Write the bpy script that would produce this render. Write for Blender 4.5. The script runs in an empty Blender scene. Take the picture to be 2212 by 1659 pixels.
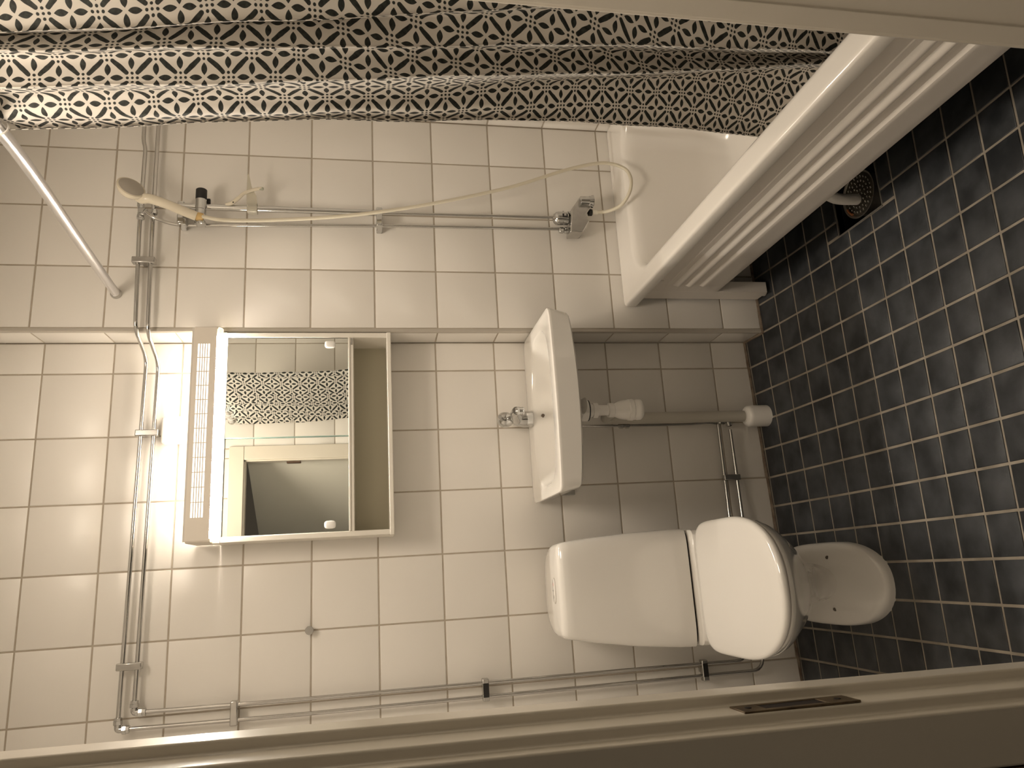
import bpy, math, random
from mathutils import Vector, Matrix
random.seed(7)
C = bpy.context.scene.collection
S = bpy.context.scene
PI = math.pi

# ---------------------------------------------------------------- camera
cd = bpy.data.cameras.new('camera'); cam = bpy.data.objects.new('camera', cd); C.objects.link(cam)
cd.sensor_fit = 'HORIZONTAL'; cd.sensor_width = 36.0; cd.lens = 1591.268 / 2212 * 36.0
cd.clip_start = 0.02; cd.clip_end = 60
r_ = Vector((-0.05936250641294827, -0.1802837953414991, -0.9818216976465926))
u_ = Vector((0.967853729815544, -0.2512083376948524, -0.012390672085445316))
b_ = Vector((-0.24440795918814248, -0.950995333432217, 0.18940070030396883))
m = Matrix((r_, u_, b_)).transposed().to_4x4(); m.translation = Vector((-0.7757287, -2.3860263, 1.3552478))
cam.matrix_world = m
S.camera = cam

# ---------------------------------------------------------------- world, exposure
w = bpy.data.worlds.new('hallway_dimness'); S.world = w; w.use_nodes = True
w.node_tree.nodes['Background'].inputs[0].default_value = (1.0, 0.80, 0.58, 1)
w.node_tree.nodes['Background'].inputs[1].default_value = 0.045
S.view_settings.view_transform = 'Standard'; S.view_settings.look = 'None'
S.view_settings.exposure = 0.2; S.view_settings.gamma = 1.0; S.view_settings.use_curve_mapping = False
TUBE = 10.5        # emission of the fluorescent tube in the cabinet lamp
DIFF = 125.0        # emission of the lamp's diffuser strip
FILL_ES = 20.0       # emission of the added fill light under the ceiling
LAMPCOL = (1.0, 0.91, 0.79, 1)

# ---------------------------------------------------------------- materials
def mat(name, col, rough=0.5, metal=0.0, coat=0.0, emit=None, es=0.0, bump=None, var=None, trans=0.0, spec=None, crough=0.05):
    """bump=(scale, strength, distance); var=(scale, dark colour, amount)"""
    m = bpy.data.materials.new(name); m.use_nodes = True
    nt = m.node_tree; N = nt.nodes; L = nt.links; b = N['Principled BSDF']
    b.inputs['Base Color'].default_value = (*col, 1); b.inputs['Roughness'].default_value = rough
    b.inputs['Metallic'].default_value = metal; b.inputs['Coat Weight'].default_value = coat
    b.inputs['Coat Roughness'].default_value = crough
    b.inputs['Transmission Weight'].default_value = trans
    if spec is not None: b.inputs['Specular IOR Level'].default_value = spec
    if emit: b.inputs['Emission Color'].default_value = (*emit[:3], 1); b.inputs['Emission Strength'].default_value = es
    tc = N.new('ShaderNodeTexCoord')
    if bump:
        nz = N.new('ShaderNodeTexNoise'); nz.inputs['Scale'].default_value = bump[0]; nz.inputs['Detail'].default_value = 2
        oi = N.new('ShaderNodeObjectInfo'); ad = N.new('ShaderNodeVectorMath'); ad.operation = 'ADD'
        sc = N.new('ShaderNodeVectorMath'); sc.operation = 'SCALE'; sc.inputs[3].default_value = 37.0
        cv = N.new('ShaderNodeCombineXYZ')
        for k in range(3): L.new(oi.outputs['Random'], cv.inputs[k])
        L.new(cv.outputs[0], sc.inputs[0]); L.new(sc.outputs[0], ad.inputs[0]); L.new(tc.outputs['Object'], ad.inputs[1])
        L.new(ad.outputs[0], nz.inputs['Vector'])
        bp = N.new('ShaderNodeBump'); bp.inputs['Strength'].default_value = bump[1]; bp.inputs['Distance'].default_value = bump[2]
        L.new(nz.outputs[0], bp.inputs['Height']); L.new(bp.outputs[0], b.inputs['Normal'])
        if coat: L.new(bp.outputs[0], b.inputs['Coat Normal'])
    if var:
        nz = N.new('ShaderNodeTexNoise'); nz.inputs['Scale'].default_value = var[0]; nz.inputs['Detail'].default_value = 5
        gp = N.new('ShaderNodeNewGeometry'); L.new(gp.outputs['Position'], nz.inputs['Vector'])
        rp = N.new('ShaderNodeValToRGB'); rp.color_ramp.elements[0].position = 0.35; rp.color_ramp.elements[1].position = 0.7
        rp.color_ramp.elements[0].color = (*col, 1)
        c2 = tuple(a * (1 - var[2]) + d * var[2] for a, d in zip(col, var[1]))
        rp.color_ramp.elements[1].color = (*c2, 1)
        L.new(nz.outputs[0], rp.inputs[0]); L.new(rp.outputs[0], b.inputs['Base Color'])
    return m

WT = mat('glazed_wall_tile', (0.86, 0.825, 0.77), 0.27, bump=(9, 0.22, 0.004), spec=0.45)
GR = mat('wall_grout', (0.50, 0.44, 0.36), 0.85, var=(30, (0.38, 0.32, 0.25), 0.6))
FT = mat('slate_floor_tile', (0.021, 0.023, 0.026), 0.42, bump=(45, 0.35, 0.002), var=(14, (0.062, 0.066, 0.072), 1.0), spec=0.4)
FG = mat('floor_grout', (0.36, 0.315, 0.255), 0.6, var=(12, (0.20, 0.17, 0.13), 0.9), bump=(200, 0.4, 0.001))
SEAL = mat('stained_sealant', (0.24, 0.19, 0.14), 0.7, var=(25, (0.09, 0.055, 0.035), 1.0))
CER = mat('sanitary_porcelain', (0.83, 0.80, 0.75), 0.10, coat=0.6, spec=0.5)
TUBM = mat('bath_enamel', (0.84, 0.80, 0.74), 0.18, coat=0.5, spec=0.5)
APR = mat('apron_plastic', (0.78, 0.73, 0.67), 0.35, coat=0.1)
CHR = mat('chrome', (0.58, 0.58, 0.57), 0.10, 1.0)
PCH = mat('pipe_chrome', (0.56, 0.55, 0.53), 0.13, 1.0)
BCH = mat('dull_chrome', (0.56, 0.55, 0.53), 0.22, 1.0, var=(60, (0.45, 0.44, 0.42), 0.6))
ALU = mat('brushed_aluminium', (0.78, 0.78, 0.80), 0.28, 1.0)
PNT = mat('glossy_door_paint', (0.76, 0.70, 0.60), 0.28, coat=0.35, crough=0.15, bump=(18, 0.3, 0.003))
LPNT = mat('door_leaf_paint', (0.80, 0.78, 0.70), 0.3, coat=0.2)
CAB = mat('cabinet_lacquer', (0.80, 0.76, 0.68), 0.35)
LMP = mat('lamp_housing_plastic', (0.72, 0.66, 0.58), 0.45)
MIR = mat('mirror_silver', (0.86, 0.88, 0.84), 0.0, 1.0)
EDGE = mat('mirror_glass_edge', (0.35, 0.48, 0.42), 0.15)
PVC = mat('white_pvc', (0.88, 0.85, 0.80), 0.35)
PVG = mat('beige_grey_pvc', (0.55, 0.52, 0.45), 0.4)
CREAM = mat('cream_shower_plastic', (0.76, 0.69, 0.55), 0.25, coat=0.2)
FACE = mat('shower_face', (0.45, 0.41, 0.35), 0.5, bump=(900, 0.6, 0.001))
YEL = mat('yellowed_socket', (0.62, 0.42, 0.17), 0.4)
HOSE = mat('cream_vinyl_hose', (0.74, 0.68, 0.54), 0.3, trans=0.1)
BLK = mat('black_rubber', (0.015, 0.014, 0.013), 0.5)
CLR = mat('cloudy_plastic', (0.78, 0.74, 0.62), 0.25, trans=0.45)
DRN = mat('dark_strainer_metal', (0.13, 0.115, 0.09), 0.45, 0.4)
SUMP = mat('drain_sump', (0.01, 0.01, 0.01), 0.6)
ORG = mat('copper_orange_plastic', (0.55, 0.22, 0.09), 0.5)
BRASS = mat('worn_brass_plate', (0.20, 0.15, 0.09), 0.45, 0.7, var=(60, (0.05, 0.03, 0.02), 0.8))
DARK = mat('recess_dark', (0.012, 0.006, 0.004), 0.8)
HALL = mat('hallway_wall_paint', (0.20, 0.15, 0.11), 0.8)
CEIL = mat('ceiling_paint', (0.86, 0.83, 0.79), 0.8)
BRN = mat('brown_hinge_paint', (0.10, 0.055, 0.03), 0.5)
STEEL = mat('brushed_knob_steel', (0.45, 0.44, 0.42), 0.35, 1.0)
REDM = mat('red_dot', (0.5, 0.03, 0.02), 0.5)
GLOW = mat('tube_glow', (1, 1, 1), 0.5, emit=LAMPCOL, es=TUBE)
GLOW2 = mat('diffuser_glow', (1, 1, 1), 0.5, emit=LAMPCOL, es=DIFF)

def curtain_material():
    m = bpy.data.materials.new('leaf_print_fabric'); m.use_nodes = True
    nt = m.node_tree; N = nt.nodes; L = nt.links; b = N['Principled BSDF']
    b.inputs['Roughness'].default_value = 0.6
    b.inputs['Sheen Weight'].default_value = 0.1
    def M(op, a, c=None, d=None):
        n = N.new('ShaderNodeMath'); n.operation = op
        for i, v in enumerate((a, c, d)):
            if v is None: continue
            if isinstance(v, (int, float)): n.inputs[i].default_value = v
            else: L.new(v, n.inputs[i])
        return n.outputs[0]
    uv = N.new('ShaderNodeUVMap'); uv.uv_map = 'cloth'
    # a hand painted wobble of the coordinates
    nz = N.new('ShaderNodeTexNoise'); nz.inputs['Scale'].default_value = 1.3; nz.inputs['Detail'].default_value = 2
    L.new(uv.outputs[0], nz.inputs['Vector'])
    sub = N.new('ShaderNodeVectorMath'); sub.operation = 'SUBTRACT'; sub.inputs[1].default_value = (0.5, 0.5, 0.5)
    L.new(nz.outputs['Color'], sub.inputs[0])
    sc = N.new('ShaderNodeVectorMath'); sc.operation = 'SCALE'; sc.inputs[3].default_value = 0.10; L.new(sub.outputs[0], sc.inputs[0])
    ad = N.new('ShaderNodeVectorMath'); ad.operation = 'ADD'; L.new(uv.outputs[0], ad.inputs[0]); L.new(sc.outputs[0], ad.inputs[1])
    sp = N.new('ShaderNodeSeparateXYZ'); L.new(ad.outputs[0], sp.inputs[0])
    u, v = sp.outputs[0], sp.outputs[1]
    # rotated lattice: nodes of dots at integers (a, b); bars along the cell edges; a four petal flower in the cell
    a = M('MULTIPLY', M('ADD', u, v), 0.5); c = M('MULTIPLY', M('SUBTRACT', u, v), 0.5)
    fa = M('SUBTRACT', a, M('ROUND', a)); fc = M('SUBTRACT', c, M('ROUND', c))      # -.5 .. .5 about the nearest node
    A = M('ABSOLUTE', fa); B = M('ABSOLUTE', fc)
    lo = M('MINIMUM', A, B); hi = M('MAXIMUM', A, B)
    # bar: along the edge from .17 to .5 (mirrored), half width .062 with rounded end
    t = M('MAXIMUM', M('SUBTRACT', 0.225, hi), 0.0)
    hw = M('ADD', 0.074, M('MULTIPLY', M('SUBTRACT', hi, 0.3), 0.06))
    bar = M('SUBTRACT', hw, M('SQRT', M('ADD', M('POWER', t, 2.0), M('POWER', lo, 2.0))))
    # petals: distance in cell centred coordinates
    ga = M('SUBTRACT', 0.5, A); gc = M('SUBTRACT', 0.5, B)
    p = M('MULTIPLY', M('ADD', ga, gc), 0.7071); q = M('MULTIPLY', M('SUBTRACT', ga, gc), 0.7071)
    pe = M('DIVIDE', M('SUBTRACT', p, 0.258), 0.195)
    prof = M('SUBTRACT', 1.0, M('POWER', M('ABSOLUTE', pe), 2.0))
    petal = M('SUBTRACT', M('MULTIPLY', prof, 0.094), M('ABSOLUTE', q))
    # dots: the centre one and four towards the petals
    s = M('MULTIPLY', M('ADD', A, B), 0.7071); r = M('MULTIPLY', M('SUBTRACT', A, B), 0.7071)
    d0 = M('SUBTRACT', 0.046, M('SQRT', M('ADD', M('POWER', A, 2.0), M('POWER', B, 2.0))))
    ds = M('SUBTRACT', s, 0.145)
    d1 = M('SUBTRACT', 0.049, M('SQRT', M('ADD', M('POWER', ds, 2.0), M('POWER', r, 2.0))))
    f = M('MAXIMUM', M('MAXIMUM', bar, petal), M('MAXIMUM', d0, d1))
    mask = M('MULTIPLY', f, 110.0); 
    cl = N.new('ShaderNodeClamp'); L.new(mask, cl.inputs[0])
    n2 = N.new('ShaderNodeTexNoise'); n2.inputs['Scale'].default_value = 5.0; n2.inputs['Detail'].default_value = 3; L.new(uv.outputs[0], n2.inputs['Vector'])
    rp = N.new('ShaderNodeValToRGB')
    rp.color_ramp.elements[0].position = 0.35; rp.color_ramp.elements[0].color = (0.018, 0.021, 0.018, 1)
    rp.color_ramp.elements[1].position = 0.75; rp.color_ramp.elements[1].color = (0.062, 0.070, 0.060, 1)
    L.new(n2.outputs[0], rp.inputs[0])
    mx = N.new('ShaderNodeMix'); mx.data_type = 'RGBA'
    L.new(cl.outputs[0], mx.inputs[0]); mx.inputs[6].default_value = (0.90, 0.86, 0.80, 1); L.new(rp.outputs[0], mx.inputs[7])
    L.new(mx.outputs[2], b.inputs['Base Color'])
    tr = N.new('ShaderNodeBsdfTranslucent'); L.new(mx.outputs[2], tr.inputs[0])
    ms = N.new('ShaderNodeMixShader'); ms.inputs[0].default_value = 0.38
    L.new(b.outputs[0], ms.inputs[1]); L.new(tr.outputs[0], ms.inputs[2]); L.new(ms.outputs[0], N['Material Output'].inputs[0])
    return m
CURT = curtain_material()

# ---------------------------------------------------------------- helpers
ORG_ = {}
def thing(name, label, cat, loc, group=None):
    o = bpy.data.objects.new(name, None); C.objects.link(o); o.location = loc; o.empty_display_size = 0.05
    o['label'] = label; o['category'] = cat
    if group: o['group'] = group
    ORG_[o] = Vector(loc); return o
def struct(o): o['kind'] = 'structure'; return o
def tag(o, label, cat, group=None):
    o['label'] = label; o['category'] = cat
    if group: o['group'] = group
    return o

class MB:
    def __init__(s): s.v = []; s.f = []
    def add(s, vs, fs):
        k = len(s.v); s.v += [tuple(p) for p in vs]; s.f += [tuple(i + k for i in f) for f in fs]; return s
    def box(s, x0, x1, y0, y1, z0, z1, M=None):
        vs = [Vector(p) for p in ((x0,y0,z0),(x1,y0,z0),(x1,y1,z0),(x0,y1,z0),(x0,y0,z1),(x1,y0,z1),(x1,y1,z1),(x0,y1,z1))]
        if M: vs = [M @ p for p in vs]
        return s.add(vs, [(0,3,2,1),(4,5,6,7),(0,1,5,4),(1,2,6,5),(2,3,7,6),(3,0,4,7)])
    def loft(s, rings, cap0=True, cap1=True, close=True):
        n = len(rings[0]); vs = [p for r in rings for p in r]; fs = []
        for i in range(len(rings) - 1):
            for j in range(n if close else n - 1):
                k = (j + 1) % n
                fs.append((i*n+j, i*n+k, (i+1)*n+k, (i+1)*n+j))
        if cap0: fs.append(tuple(range(n - 1, -1, -1)))
        if cap1: fs.append(tuple((len(rings)-1)*n + j for j in range(n)))
        return s.add(vs, fs)
    def tube(s, path, r, n=12, smooth=0, rs=None, caps=True):
        P = [Vector(p) for p in path]
        if smooth:
            P, rs = spline(P, smooth, rs)
        rings = []; up = None
        for i, p in enumerate(P):
            t = (P[min(i+1, len(P)-1)] - P[max(i-1, 0)]).normalized()
            if up is None:
                a = Vector((0,0,1)) if abs(t.z) < 0.9 else Vector((1,0,0)); up = t.cross(a).normalized()
            up = (up - t * up.dot(t)).normalized(); sd = t.cross(up)
            rr = rs[i] if rs else r
            rings.append([p + (up*math.cos(2*PI*k/n) + sd*math.sin(2*PI*k/n))*rr for k in range(n)])
        return s.loft(rings, caps, caps)
    def lathe(s, prof, o, ax=(0,0,1), n=24, squash=1.0):
        """prof: list of (distance along axis, radius)"""
        a = Vector(ax).normalized(); t = Vector((1,0,0)) if abs(a.x) < 0.9 else Vector((0,1,0))
        e = a.cross(t).normalized(); g = a.cross(e); o = Vector(o)
        return s.loft([[o + a*h + (e*math.cos(2*PI*k/n)*squash + g*math.sin(2*PI*k/n))*max(r, 1e-5) for k in range(n)] for h, r in prof])
    def prism(s, poly, axis, a, b):
        """poly in the two other axes, extruded along axis from a to b"""
        def P(p, t): return {'x': (t, p[0], p[1]), 'y': (p[0], t, p[1]), 'z': (p[0], p[1], t)}[axis]
        return s.loft([[P(p, a) for p in poly], [P(p, b) for p in poly]])
    def build(s, name, mt, parent=None, bevel=0, seg=2, angle=35, smooth=True, origin=None):
        me = bpy.data.meshes.new(name)
        if parent is not None: o3 = ORG_[parent]
        elif origin is not None: o3 = Vector(origin)
        else:
            xs = [p[0] for p in s.v]; ys = [p[1] for p in s.v]; zs = [p[2] for p in s.v]
            o3 = Vector(((min(xs)+max(xs))/2, (min(ys)+max(ys))/2, min(zs)))
        me.from_pydata([Vector(p) - o3 for p in s.v], [], s.f); me.update()
        fix_normals(me)
        me.materials.append(mt)
        if smooth:
            me.shade_smooth(); me.set_sharp_from_angle(angle=math.radians(angle))
        o = bpy.data.objects.new(name, me); C.objects.link(o); ORG_[o] = o3
        if parent is not None: o.parent = parent
        else: o.location = o3
        if bevel:
            bv = o.modifiers.new('bevel', 'BEVEL'); bv.width = bevel; bv.segments = seg; bv.limit_method = 'ANGLE'; bv.angle_limit = math.radians(angle)
        return o
def fix_normals(me):
    import bmesh
    bm = bmesh.new(); bm.from_mesh(me); bmesh.ops.recalc_face_normals(bm, faces=bm.faces); bm.to_mesh(me); bm.free()
def spline(P, k, rs=None):
    out = []; ro = []
    n = len(P)
    for i in range(n - 1):
        a, b, c, d = P[max(i-1,0)], P[i], P[i+1], P[min(i+2,n-1)]
        for j in range(k):
            t = j / k
            out.append(0.5*((2*b) + (c-a)*t + (2*a-5*b+4*c-d)*t*t + (3*b-a-3*c+d)*t*t*t))
            if rs: ro.append(rs[i]*(1-t) + rs[i+1]*t)
    out.append(P[-1])
    if rs: ro.append(rs[-1])
    return out, (ro if rs else None)
def box(name, mt, parent, x0, x1, y0, y1, z0, z1, bevel=0, seg=2):
    return MB().box(x0, x1, y0, y1, z0, z1).build(name, mt, parent, bevel, seg)
def arc_pipe(pts, rad, k=6):
    """polyline with rounded corners"""
    P = [Vector(p) for p in pts]; out = [P[0]]
    for i in range(1, len(P)-1):
        a, b, c = P[i-1], P[i], P[i+1]; r = min(rad, (a-b).length*0.45, (c-b).length*0.45)
        s, e = b + (a-b).normalized()*r, b + (c-b).normalized()*r
        for j in range(k+1):
            t = j/k; out.append(s*(1-t)**2 + b*2*t*(1-t) + e*t*t)
    out.append(P[-1]); return out
def sell(cx, cy, hx, y0, y1, z, n=96, e0=2.5, e1=2.5, yc=None):
    """closed outline: half width hx, front at y0 (exponent e0), back at y1 (exponent e1)"""
    yc = (y0 + y1)/2 if yc is None else yc; out = []
    for k in range(n):
        t = 2*PI*k/n; c, s = math.cos(t), math.sin(t); e = e0 if s < 0 else e1
        x = cx + hx*math.copysign(abs(c)**(2/e), c)
        y = yc + ((yc - y0) if s < 0 else (y1 - yc))*math.copysign(abs(s)**(2/e), s)
        out.append((x, y, z))
    return out
def rrect(x0, x1, y0, y1, r, z, n=96):
    """rounded rectangle outline with points spread evenly by angle order"""
    k = n//4; out = []
    for (cx, cy, a0) in ((x1-r, y1-r, 0), (x0+r, y1-r, 90), (x0+r, y0+r, 180), (x1-r, y0+r, 270)):
        for j in range(k):
            a = math.radians(a0 + 90*j/(k-1)); out.append((cx + r*math.cos(a), cy + r*math.sin(a), z))
    return out

# ---------------------------------------------------------------- dimensions
D = -0.1146          # face of the wall behind the bath (it stands proud of the back wall)
XS = -0.015          # the step between them
XR = 0.757; XL = -1.32; YF = -1.72; ZC = 2.50
G0 = -0.114; Z11 = 0.1364; H3 = 0.1953
def fz(x, y):        # the wet room floor dips towards the drain
    return min(0.0, 0.028666*x + 0.10126*y + 0.068959*y*y + 0.062307*x*y)

# ---------------------------------------------------------------- tiles
tcache = {}
def tile_mesh(w, h, mt, name, th=0.0016, bev=0.0016, deep=0.0025):
    key = (round(w, 4), round(h, 4), mt.name)
    if key in tcache: return tcache[key]
    rings = []
    for ins, z in ((0, -deep), (0, th-bev), (bev*0.3, th-bev*0.3), (bev*1.2, th)):
        a, b = w/2 - ins, h/2 - ins
        rings.append([(-a,-b,z),(a,-b,z),(a,b,z),(-a,b,z)])
    mb = MB().loft(rings)
    me = bpy.data.meshes.new(name); me.from_pydata(mb.v, [], mb.f); me.update(); fix_normals(me)
    me.materials.append(mt); me.shade_smooth(); me.set_sharp_from_angle(angle=math.radians(50))
    tcache[key] = me; return me
def put_tile(name, mt, parent, origin, U, V, Nn, w, h, tilt=0.0012, **kw):
    me = tile_mesh(w, h, mt, name, **kw)
    o = bpy.data.objects.new(name, me); C.objects.link(o); o.parent = parent
    R = Matrix((U, V, Nn)).transposed()
    R = R @ Matrix.Rotation(random.uniform(-tilt, tilt), 3, 'X') @ Matrix.Rotation(random.uniform(-tilt, tilt), 3, 'Y')
    o.matrix_local = Matrix.Translation(Vector(origin) - ORG_[parent]) @ R.to_4x4()
    return o
def lines(a, b, g):
    """cell borders between a and b with grout lines at g + 0.2 k"""
    k = math.ceil((a - g)/0.2 - 1e-6); out = [a]
    while g + 0.2*k < b - 0.012:
        if g + 0.2*k > a + 0.012: out.append(g + 0.2*k)
        k += 1
    return out + [b]
ZT = -0.05
def tile_wall(wall, fixed, axis, a, b, g, nrm, holes=(), gap=0.0046):
    """axis: 'x' wall runs along x (fixed y), 'y' wall runs along y (fixed x)"""
    U = Vector((1,0,0)) if axis == 'x' else Vector((0,1,0)); V = Vector((0,0,1)); Nn = Vector(nrm)
    if U.cross(V).dot(Nn) < 0: U = -U
    us = lines(a, b, g)
    for i in range(len(us)-1):
        uc = (us[i]+us[i+1])/2
        f0 = fz(uc, fixed + nrm[1]*0.01) if axis == 'x' else fz(fixed, uc)
        zs = lines(f0 + 0.004, ZC, Z11)
        for j in range(len(zs)-1):
            zc = (zs[j]+zs[j+1])/2
            if any(h[0] < uc < h[1] and h[2] < zc < h[3] for h in holes): continue
            w_, h_ = us[i+1]-us[i]-gap, zs[j+1]-zs[j]-gap
            p = (uc, fixed, zc) if axis == 'x' else (fixed, uc, zc)
            p = Vector(p) - Nn*0.0016
            put_tile('wall_tile', WT, wall, p, U, V, Nn, w_, h_)
GRD = 0.0016        # depth of the grout below the tile face
wb = struct(MB().box(XL, XS, GRD, 0.12, -0.08, ZC).build('wall_back', GR, None, smooth=False, origin=(-0.6, 0, 0)))
tile_wall(wb, 0.0, 'x', XL, XS, G0, (0,-1,0))
wt = struct(MB().box(XS+GRD, XR+0.1, D+GRD, 0.0016, -0.08, ZC).build('wall_shower', GR, None, smooth=False, origin=(0.4, D, 0)))
tile_wall(wt, D, 'x', XS+0.012, XR, H3, (0,-1,0))
ws = struct(MB().box(XS+GRD*0.9, XS+0.006, D+0.010, 0.0, -0.08, ZC).build('wall_step', GR, None, smooth=False, origin=(XS, -0.05, 0)))
tile_wall(ws, XS, 'y', D+0.010, -0.002, 5.0+0.011, (-1,0,0))
wr = struct(MB().box(XR+GRD, XR+0.1, YF-0.08, D, -0.08, ZC).build('wall_right', GR, None, smooth=False, origin=(XR, -0.9, 0)))
tile_wall(wr, XR, 'y', YF, D, D-0.16, (-1,0,0))
wl = struct(MB().box(XL-0.1, XL-GRD, YF-0.08, 0.12, -0.08, ZC).build('wall_left', GR, None, smooth=False, origin=(XL, -0.9, 0)))
tile_wall(wl, XL, 'y', YF, 0.0, -0.1, (1,0,0))
DX0, DX1, DZ = -0.958, -0.102, 2.045     # door hole in the tiles
wf = MB().box(XL, DX0, YF-0.075, YF-GRD, -0.08, ZC).box(DX1, XR, YF-0.075, YF-GRD, -0.08, ZC).box(DX0, DX1, YF-0.075, YF-GRD, DZ, ZC)
wf = struct(wf.build('wall_front', GR, None, smooth=False, origin=(-0.5, YF, 0)))
tile_wall(wf, YF, 'x', DX1+0.002, XR, 0.05, (0,1,0))
tile_wall(wf, YF, 'x', XL, DX0-0.002, 0.05, (0,1,0))
for i in range(5):
    us = lines(DX0, DX1, 0.05)
    if i >= len(us)-1: break
    for z0, z1 in ((DZ+0.002, 2.1364), (2.1364, 2.3364), (2.3364, ZC)):
        put_tile('wall_tile', WT, wf, Vector(((us[i]+us[i+1])/2, YF-0.0016, (z0+z1)/2)), Vector((-1,0,0)), Vector((0,0,1)), Vector((0,1,0)), us[i+1]-us[i]-.0046, z1-z0-.0046)
hs = MB().box(XL-0.3, DX0-0.0, YF-0.085, YF-0.0755, -0.08, ZC).box(DX1, XR, YF-0.085, YF-0.0755, -0.08, ZC).box(DX0, DX1, YF-0.085, YF-0.0755, DZ, ZC)
hs = hs.build('painted_face', HALL, wf, smooth=False); hs['label'] = 'brown painted hallway face'
struct(MB().box(XL-0.1, XR+0.1, YF-0.08, 0.12, ZC, ZC+0.05).build('ceiling', CEIL, None, smooth=False))
tr = struct(MB().prism([(XS-0.0005, D+0.0105), (XS-0.0005, D+0.002), (XS+0.002, D-0.0015), (XS+0.011, D-0.0015), (XS+0.011, D+0.003), (XS+0.004, D+0.0105)], 'z', fz(0, D)+0.002, ZC).build('trim_1', mat('corner_trim_plastic', (0.50, 0.46, 0.40), 0.4), None, smooth=False))

# floor: a grout bed following the dip, one object for every tile, a square sump by the drain
HX0, HX1, HY0, HY1 = 0.139, 0.330, -0.757, -0.569
fl_m = MB()
nx, ny = 42, 36
xs_ = [XL + (XR-XL)*i/nx for i in range(nx+1)]; ys_ = [YF - 0.10 + (0.0 - YF + 0.10)*j/ny for j in range(ny+1)]
xs_ = sorted(set(xs_ + [HX0, HX1])); ys_ = sorted(set(ys_ + [HY0, HY1]))
vi = {}; vs = []; fs = []
for i, x in enumerate(xs_):
    for j, y in enumerate(ys_):
        vi[i, j] = len(vs); vs.append((x, y, fz(x, y) - 0.0012))
for i in range(len(xs_)-1):
    for j in range(len(ys_)-1):
        cx, cy = (xs_[i]+xs_[i+1])/2, (ys_[j]+ys_[j+1])/2
        if HX0 < cx < HX1 and HY0 < cy < HY1: continue
        fs.append((vi[i,j], vi[i+1,j], vi[i+1,j+1], vi[i,j+1]))
fl_m.add(vs, fs)
floor = struct(fl_m.build('floor', FG, None, origin=(-0.3, -0.9, 0)))
sump = MB()
zs0 = -0.115
sump.add([(HX0,HY0,zs0),(HX1,HY0,zs0),(HX1,HY1,zs0),(HX0,HY1,zs0),(HX0,HY0,-0.04),(HX1,HY0,-0.04),(HX1,HY1,-0.04),(HX0,HY1,-0.04)],
         [(0,1,2,3),(0,1,5,4),(1,2,6,5),(2,3,7,6),(3,0,4,7)])
sp_ = sump.build('sump', SUMP, floor, smooth=False); sp_['label'] = 'dark square sump around the floor drain'
fr = MB()
for (x0,x1,y0,y1) in ((HX0-.004,HX0,HY0-.004,HY1+.004),(HX1,HX1+.004,HY0-.004,HY1+.004),(HX0,HX1,HY0-.004,HY0),(HX0,HX1,HY1,HY1+.004)):
    fr.box(x0,x1,y0,y1,-0.06,fz((x0+x1)/2,(y0+y1)/2)+0.0012)
fr.build('sump_edge', mat('sump_edge_metal', (0.35,0.33,0.30), 0.4, 0.6), floor, smooth=False)
def floor_rects():
    out = []
    i0 = math.floor((XL+0.1154)/0.1) - 1
    xl = [-0.1154 + 0.1*k for k in range(i0, 12)]
    yl = [-0.0109 - 0.1*k for k in range(-2, 19)]
    for i in range(len(xl)-1):
        for j in range(len(yl)-1):
            x0, x1, y1, y0 = xl[i], xl[i+1], yl[j], yl[j+1]
            x0, x1 = max(x0, XL), min(x1, XR); y0, y1 = max(y0, YF), min(y1, -0.001)
            if x1 - x0 < 0.006 or y1 - y0 < 0.006: continue
            if x0 >= XS - 0.02 and x0 > -0.02:                       # in front of the proud wall
                y1 = min(y1, D - 0.002)
                if y1 - y0 < 0.006: continue
            # cut around the sump
            if x1 > HX0 and x0 < HX1 and y1 > HY0 and y0 < HY1:
                if x0 < HX0 - 0.008: out.append((x0, HX0-0.003, y0, y1)); x0 = HX0
                if x1 > HX1 + 0.008: out.append((HX1+0.003, x1, y0, y1)); x1 = HX1
                if y0 < HY0 - 0.008: out.append((x0, x1, y0, HY0-0.003))
                if y1 > HY1 + 0.008: out.append((x0, x1, HY1+0.003, y1))
                continue
            out.append((x0, x1, y0, y1))
    return out
hidden_v = MB()
cands = floor_rects()
def key_(r): return (r[0] > 0.30 or r[3] < -1.5 and r[0] < 0, )
for (x0, x1, y0, y1) in cands:
    cx, cy = (x0+x1)/2, (y0+y1)/2; z = fz(cx, cy)
    dzx = (fz(cx+.02, cy)-fz(cx-.02, cy))/.04; dzy = (fz(cx, cy+.02)-fz(cx, cy-.02))/.04
    U = Vector((1,0,dzx)).normalized(); Nn = Vector((-dzx,-dzy,1)).normalized(); V = Nn.cross(U)
    if cx > 0.34 or cy < -1.36 or (cx > 0.15 and cy < -1.2):         # under the bath or out of sight: one joined part
        R = Matrix((U, V, Nn)).transposed(); a, b = (x1-x0)/2-.002, (y1-y0)/2-.002
        for_r = []
        for ins, zz in ((0,-.002),(0,.0002),(.0012,.0012)):
            for_r.append([Vector((cx,cy,z)) + R @ Vector(q) for q in ((-a+ins,-b+ins,zz),(a-ins,-b+ins,zz),(a-ins,b-ins,zz),(-a+ins,b-ins,zz))])
        hidden_v.loft(for_r)
    else:
        put_tile('floor_tile', FT, floor, (cx, cy, z-0.0004), U, V, Nn, x1-x0-0.0065, y1-y0-0.0065, tilt=0.005, th=0.0016, bev=0.0016, deep=0.002)
ht = hidden_v.build('far_floor_tiles', FT, floor, smooth=False); ht['kind'] = 'stuff'
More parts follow.
